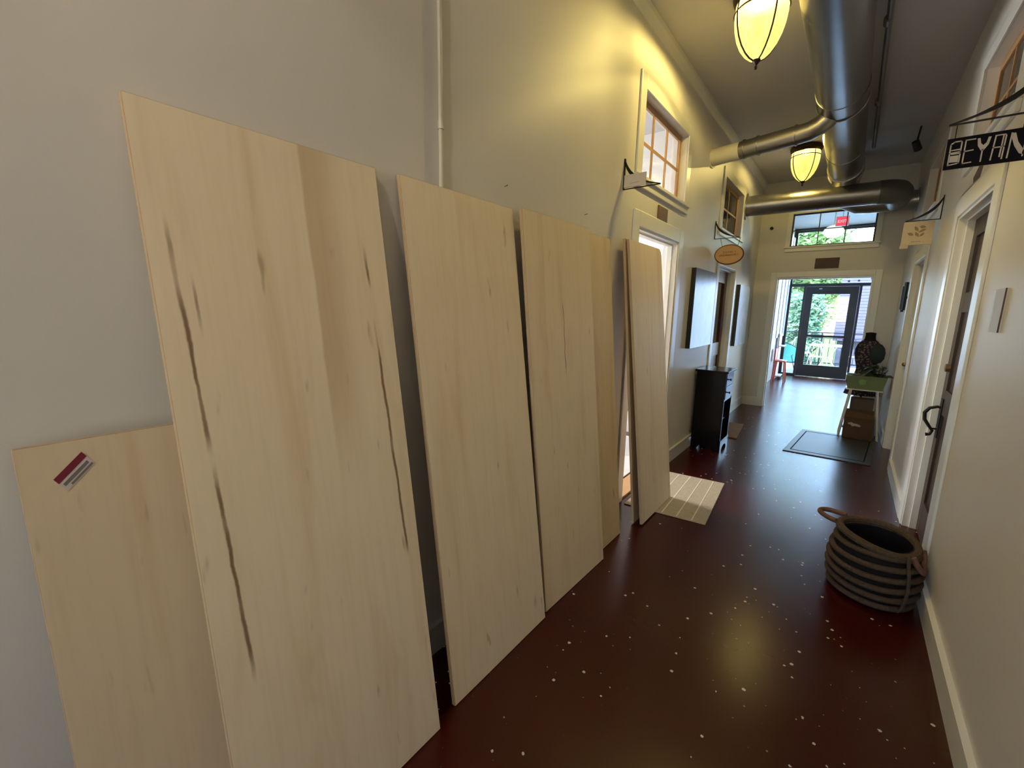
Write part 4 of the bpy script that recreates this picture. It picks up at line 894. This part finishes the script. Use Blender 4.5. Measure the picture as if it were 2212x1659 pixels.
box('housing', 'white_plastic', -0.385, -0.215, 8.96, 8.99, 2.895, 3.045, ex); box('rod', 'white_plastic', -0.305, -0.295, 8.97, 8.98, 3.045, ZC, ex)
box('panel', 'exit_red', -0.375, -0.225, 8.957, 8.96, 2.905, 3.035, ex)
tc = bpy.data.curves.new('exit_text', 'FONT'); tc.body = 'EXIT'; tc.size = 0.062; tc.extrude = 0.0006; tc.align_x = 'CENTER'
to = bpy.data.objects.new('exit_text', tc); COL.objects.link(to)
dg = bpy.context.evaluated_depsgraph_get(); tm = bpy.data.meshes.new_from_object(to.evaluated_get(dg)); bpy.data.objects.remove(to); bpy.data.curves.remove(tc)
M['exit_letter'] = emit('exit_letter', (1, 0.55, 0.58, 1), 1.2)
tm.materials.clear(); tm.materials.append(M['exit_letter']); te = link('lettering', tm, None, ex); te.location = (0.0, 0.0055, 2.948 - ZC); te.rotation_euler = (PI / 2, 0, 0)

# ------------------------------------------------------------------ outside
M['deck'] = simple('pale_concrete_deck', srgb(186, 184, 178), 0.8, 0, 0.1, 3); M['grass'] = weave('grass', srgb(70, 96, 44), srgb(110, 136, 70), 3)
struct(box('terrace', 'deck', -6, 7, YF + 0.05, 15.6, -0.16, -0.04)); struct(box('ground', 'grass', -30, 30, 15.6, 60, -1.4, -1.2))
struct(box('roof_overhang', 'trim', -5.2, 3.4, YF + 0.05, YF + 0.55, ZC, ZC + 0.12))
struct(box('terrace_riser', 'deck', -6, 7, 15.6, 15.7, -1.3, -0.04))
rg = thing('terrace_railing', (0.3, 15.3, -0.04), 'black metal railing along the far edge of the terrace', 'railing')
M['rail_black'] = simple('black_rail', srgb(34, 40, 50), 0.4)
box('top_rail', 'rail_black', -5, 6, 15.28, 15.33, 0.93, 0.965, rg); box('lower_rail', 'rail_black', -5, 6, 15.29, 15.32, 0.78, 0.80, rg); box('bottom_rail', 'rail_black', -5, 6, 15.29, 15.32, 0.06, 0.09, rg)
bal = None
for k in range(75):
    x = -4.9 + k * 0.145
    if bal is None: bal = box('baluster', 'rail_black', x - 0.008, x + 0.008, 15.297, 15.313, 0.09, 0.78, rg)
    else: c = bal.copy(); COL.objects.link(c); c.location.x = bal.location.x + k * 0.145
for k in range(6): box('post', 'rail_black', -5 + k * 2.2 - 0.025, -5 + k * 2.2 + 0.025, 15.28, 15.33, -0.04, 0.93, rg)
# teal lounge chair
M['teal'] = simple('teal_cord', srgb(80, 176, 166), 0.5); M['white_metal'] = simple('white_garden_metal', srgb(240, 240, 236), 0.4)
tcx, tcy = -1.32, 13.75
tl_ = thing('lounge_chair', (tcx, tcy, -0.04), 'teal corded egg-shaped lounge chair on thin legs on the terrace', 'chair')
TM = Matrix.Translation((tcx, tcy, 0.36)) @ Matrix.Rotation(math.radians(25), 4, 'Z') @ Matrix.Rotation(math.radians(34), 4, 'X')
def shell(b):
    rings = []
    for j in range(7):
        t = j / 6; rings.append([b.verts.new(TM @ Vector((0.36 * (0.12 + 0.88 * t) * math.cos(2 * PI * k / 28), 0.42 * (0.12 + 0.88 * t) * math.sin(2 * PI * k / 28), 0.20 * t ** 2 - 0.10))) for k in range(28)])
    for A, B in zip(rings, rings[1:]):
        for k in range(28): b.faces.new((A[k], A[(k + 1) % 28], B[(k + 1) % 28], B[k]))
    b.faces.new(rings[0][::-1])
obj('cord_shell', shell, 'teal', tl_, True)
obj('hoop', lambda b: tube(b, [TM @ Vector((0.365 * math.cos(2 * PI * k / 28), 0.425 * math.sin(2 * PI * k / 28), 0.10)) for k in range(28)], 0.013, 8, closed=True), 'rail_black', tl_, True)
for sx, sy in ((-1, -1), (1, -1), (-1, 1), (1, 1)): obj('leg', lambda b: tube(b, [(tcx + sx * 0.30, tcy + sy * 0.26, -0.04), (tcx + sx * 0.18, tcy + sy * 0.14, 0.37)], 0.011, 8), 'rail_black', tl_, True)
# white table and chairs
tb = thing('garden_table', (-0.38, 14.15, -0.04), 'round white metal garden table on the terrace', 'table')
obj('top', lambda b: lathe(b, [(0.42, 0.64), (0.43, 0.66), (0.42, 0.672), (0.001, 0.674)], (-0.38, 14.15, 0), 32), 'white_metal', tb, True)
for k in range(4):
    a = PI / 4 + k * PI / 2; obj('leg', lambda b: tube(b, [(-0.38 + 0.34 * math.cos(a), 14.15 + 0.34 * math.sin(a), -0.04), (-0.38 + 0.06 * math.cos(a), 14.15 + 0.06 * math.sin(a), 0.32), (-0.38 + 0.26 * math.cos(a), 14.15 + 0.26 * math.sin(a), 0.645)], 0.012, 8), 'white_metal', tb, True)
def gchair(x, y, rz, lb):
    g = thing('garden_chair', (x, y, -0.04), lb, 'chair', 'white garden chairs'); c, s = math.cos(rz), math.sin(rz)
    T = lambda p: (x + c * p[0] - s * p[1], y + s * p[0] + c * p[1], p[2] - 0.04)
    obj('seat', lambda b: lathe(b, [(0.20, 0.0), (0.205, 0.012), (0.001, 0.016)], (x, y, 0.40), 24), 'white_metal', g, True)
    obj('back_hoop', lambda b: tube(b, [T((0.19 * math.cos(t), 0.17, 0.44 + 0.42 * math.sin(t))) for t in [PI * k / 14 for k in range(15)]], 0.012, 8), 'white_metal', g, True)
    for k in (-0.09, 0, 0.09): obj('back_bar', lambda b: tube(b, [T((k, 0.17, 0.44)), T((k * 0.8, 0.17, 0.83))], 0.006, 6), 'white_metal', g, True)
    for a, d in ((-1, -1), (1, -1), (-1, 1), (1, 1)): obj('leg', lambda b: tube(b, [T((a * 0.20, d * 0.18, 0.0)), T((a * 0.15, d * 0.14, 0.44))], 0.011, 6), 'white_metal', g, True)
gchair(-0.55, 13.35, 2.9, 'white metal garden chair with hoop back between the glass door and round table')
gchair(0.15, 14.0, -1.3, 'white metal garden chair with hoop back at the right of the round table')
gchair(-1.0, 14.55, 0.9, 'white metal garden chair with hoop back behind the teal lounge chair')
# trees
M['bark'] = simple('bark', srgb(92, 78, 64), 0.9, 0, 0.3, 12)
def fol(name, c0, c1):
    n = N(name); info = n.new('ShaderNodeObjectInfo'); f = n.noise(n.world(), 1.7, 4)
    c = n.mix(f, c0, c1); n.base(c, 0.55); tlc = n.new('ShaderNodeBsdfTranslucent'); n.set(tlc, 0, c)
    mx = n.new('ShaderNodeMixShader'); mx.inputs[0].default_value = 0.35; n.link(n.b.outputs[0], mx.inputs[1]); n.link(tlc.outputs[0], mx.inputs[2]); n.link(mx.outputs[0], n.out.inputs[0]); return n.m
def tree(x, y, base, h, r, mat, lb, seed, n=5200, ls=0.15):
    rr = random.Random(seed); t = thing('tree', (x, y, base), lb, 'tree', 'trees beyond the terrace')
    obj('trunk', lambda b: [tube(b, [(x, y, base), (x + 0.06, y, base + h * 0.35), (x - 0.05, y + 0.06, base + h * 0.75)], [0.13, 0.10, 0.04], 8)] + [tube(b, [(x + 0.03, y, base + h * (0.3 + 0.1 * k)), (x + math.cos(k * 2.1) * r * 0.6, y + math.sin(k * 2.1) * r * 0.6, base + h * (0.45 + 0.1 * k))], [0.05, 0.02], 6) for k in range(4)], 'bark', t, True)
    cl_ = []
    for _ in range(40):
        a, q_, hz = rr.uniform(0, 2 * PI), r * 0.52 * math.sqrt(rr.random()), rr.uniform(0.16, 0.94)
        cl_.append((q_ * math.cos(a), q_ * math.sin(a), base + h * hz, r * rr.uniform(0.24, 0.40)))
    vs, fs = [], []
    for i in range(n):
        c = cl_[rr.randrange(len(cl_))]; d = Vector((rr.gauss(0, 1), rr.gauss(0, 1), rr.gauss(0, 1))).normalized() * c[3] * rr.uniform(0.6, 1.05)
        p = Vector((x + c[0], y + c[1], c[2])) + d; a = Vector((rr.gauss(0, 1), rr.gauss(0, 1), rr.gauss(0, 0.5))).normalized(); bq = a.orthogonal().normalized(); bq = Matrix.Rotation(rr.uniform(0, 6.28), 3, a) @ bq
        l = ls * rr.uniform(0.6, 1.2) * min(1, 0.45 + r * 0.3); k = len(vs); vs += [p - a * l, p + bq * l * 0.4, p + a * l, p - bq * l * 0.4]; fs.append((k, k + 1, k + 2, k + 3))
    o_ = Vector((x, y, base)); me = bpy.data.meshes.new('foliage'); me.from_pydata([tuple(v - o_) for v in vs], [], fs)
    f_ = link('foliage', me, mat, t); f_['kind'] = 'stuff'
M['fol_a'] = fol('foliage_yellow_green', srgb(140, 170, 104), srgb(188, 206, 150)); M['fol_b'] = fol('foliage_blue_green', srgb(104, 150, 128), srgb(156, 190, 164)); M['fol_c'] = fol('foliage_mid_green', srgb(118, 156, 104), srgb(170, 194, 140))
tree(-3.05, 17.6, -1.2, 4.3, 1.0, 'fol_c', 'mid green leafy tree close behind the railing by the teal chair', 1, 7000)
tree(-1.24, 17.7, -1.2, 3.5, 0.78, 'fol_b', 'blue-green bushy tree behind the railing in line with the glass door', 2, 7000)
tree(-1.75, 23.0, -1.2, 8.2, 2.5, 'fol_c', 'tall mid green tree rising behind the blue-green one', 3, 11000)
tree(-6.9, 19.5, -1.2, 7.0, 2.2, 'fol_c', 'broad mid green tree at the far side of the teal chair', 4)
tree(4.6, 26.5, -1.2, 9.5, 3.0, 'fol_a', 'tall pale tree standing behind the shingled house', 5)
# house with shingled roof
hs = thing('neighbour_house', (2.4, 19.6, -1.2), 'neighbouring house with a grey-lilac shingled roof and pale wall', 'house')
M['hwall'] = simple('lilac_siding', srgb(96, 96, 122), 0.7); M['shingle'] = simple('lilac_shingle', srgb(72, 70, 98), 0.8, 0, 0.25, 9)
box('wall', 'hwall', -0.3, 4.8, 19.05, 20.0, -1.2, 0.62, hs)
for k in range(21):
    z = 0.56 + k * 0.105; y = 18.85 + k * 0.045
    obj('shingle_course', lambda b: prism(b, [(y, z), (y + 0.06, z + 0.12), (y + 0.06, z + 0.14), (y - 0.012, z + 0.01)], lambda p: (-0.42, p[0], p[1]), lambda p: (5.0, p[0], p[1])), 'shingle', hs)
box('gable_wall', 'hwall', -0.36, 4.9, 19.85, 20.0, 0.62, 2.7, hs)
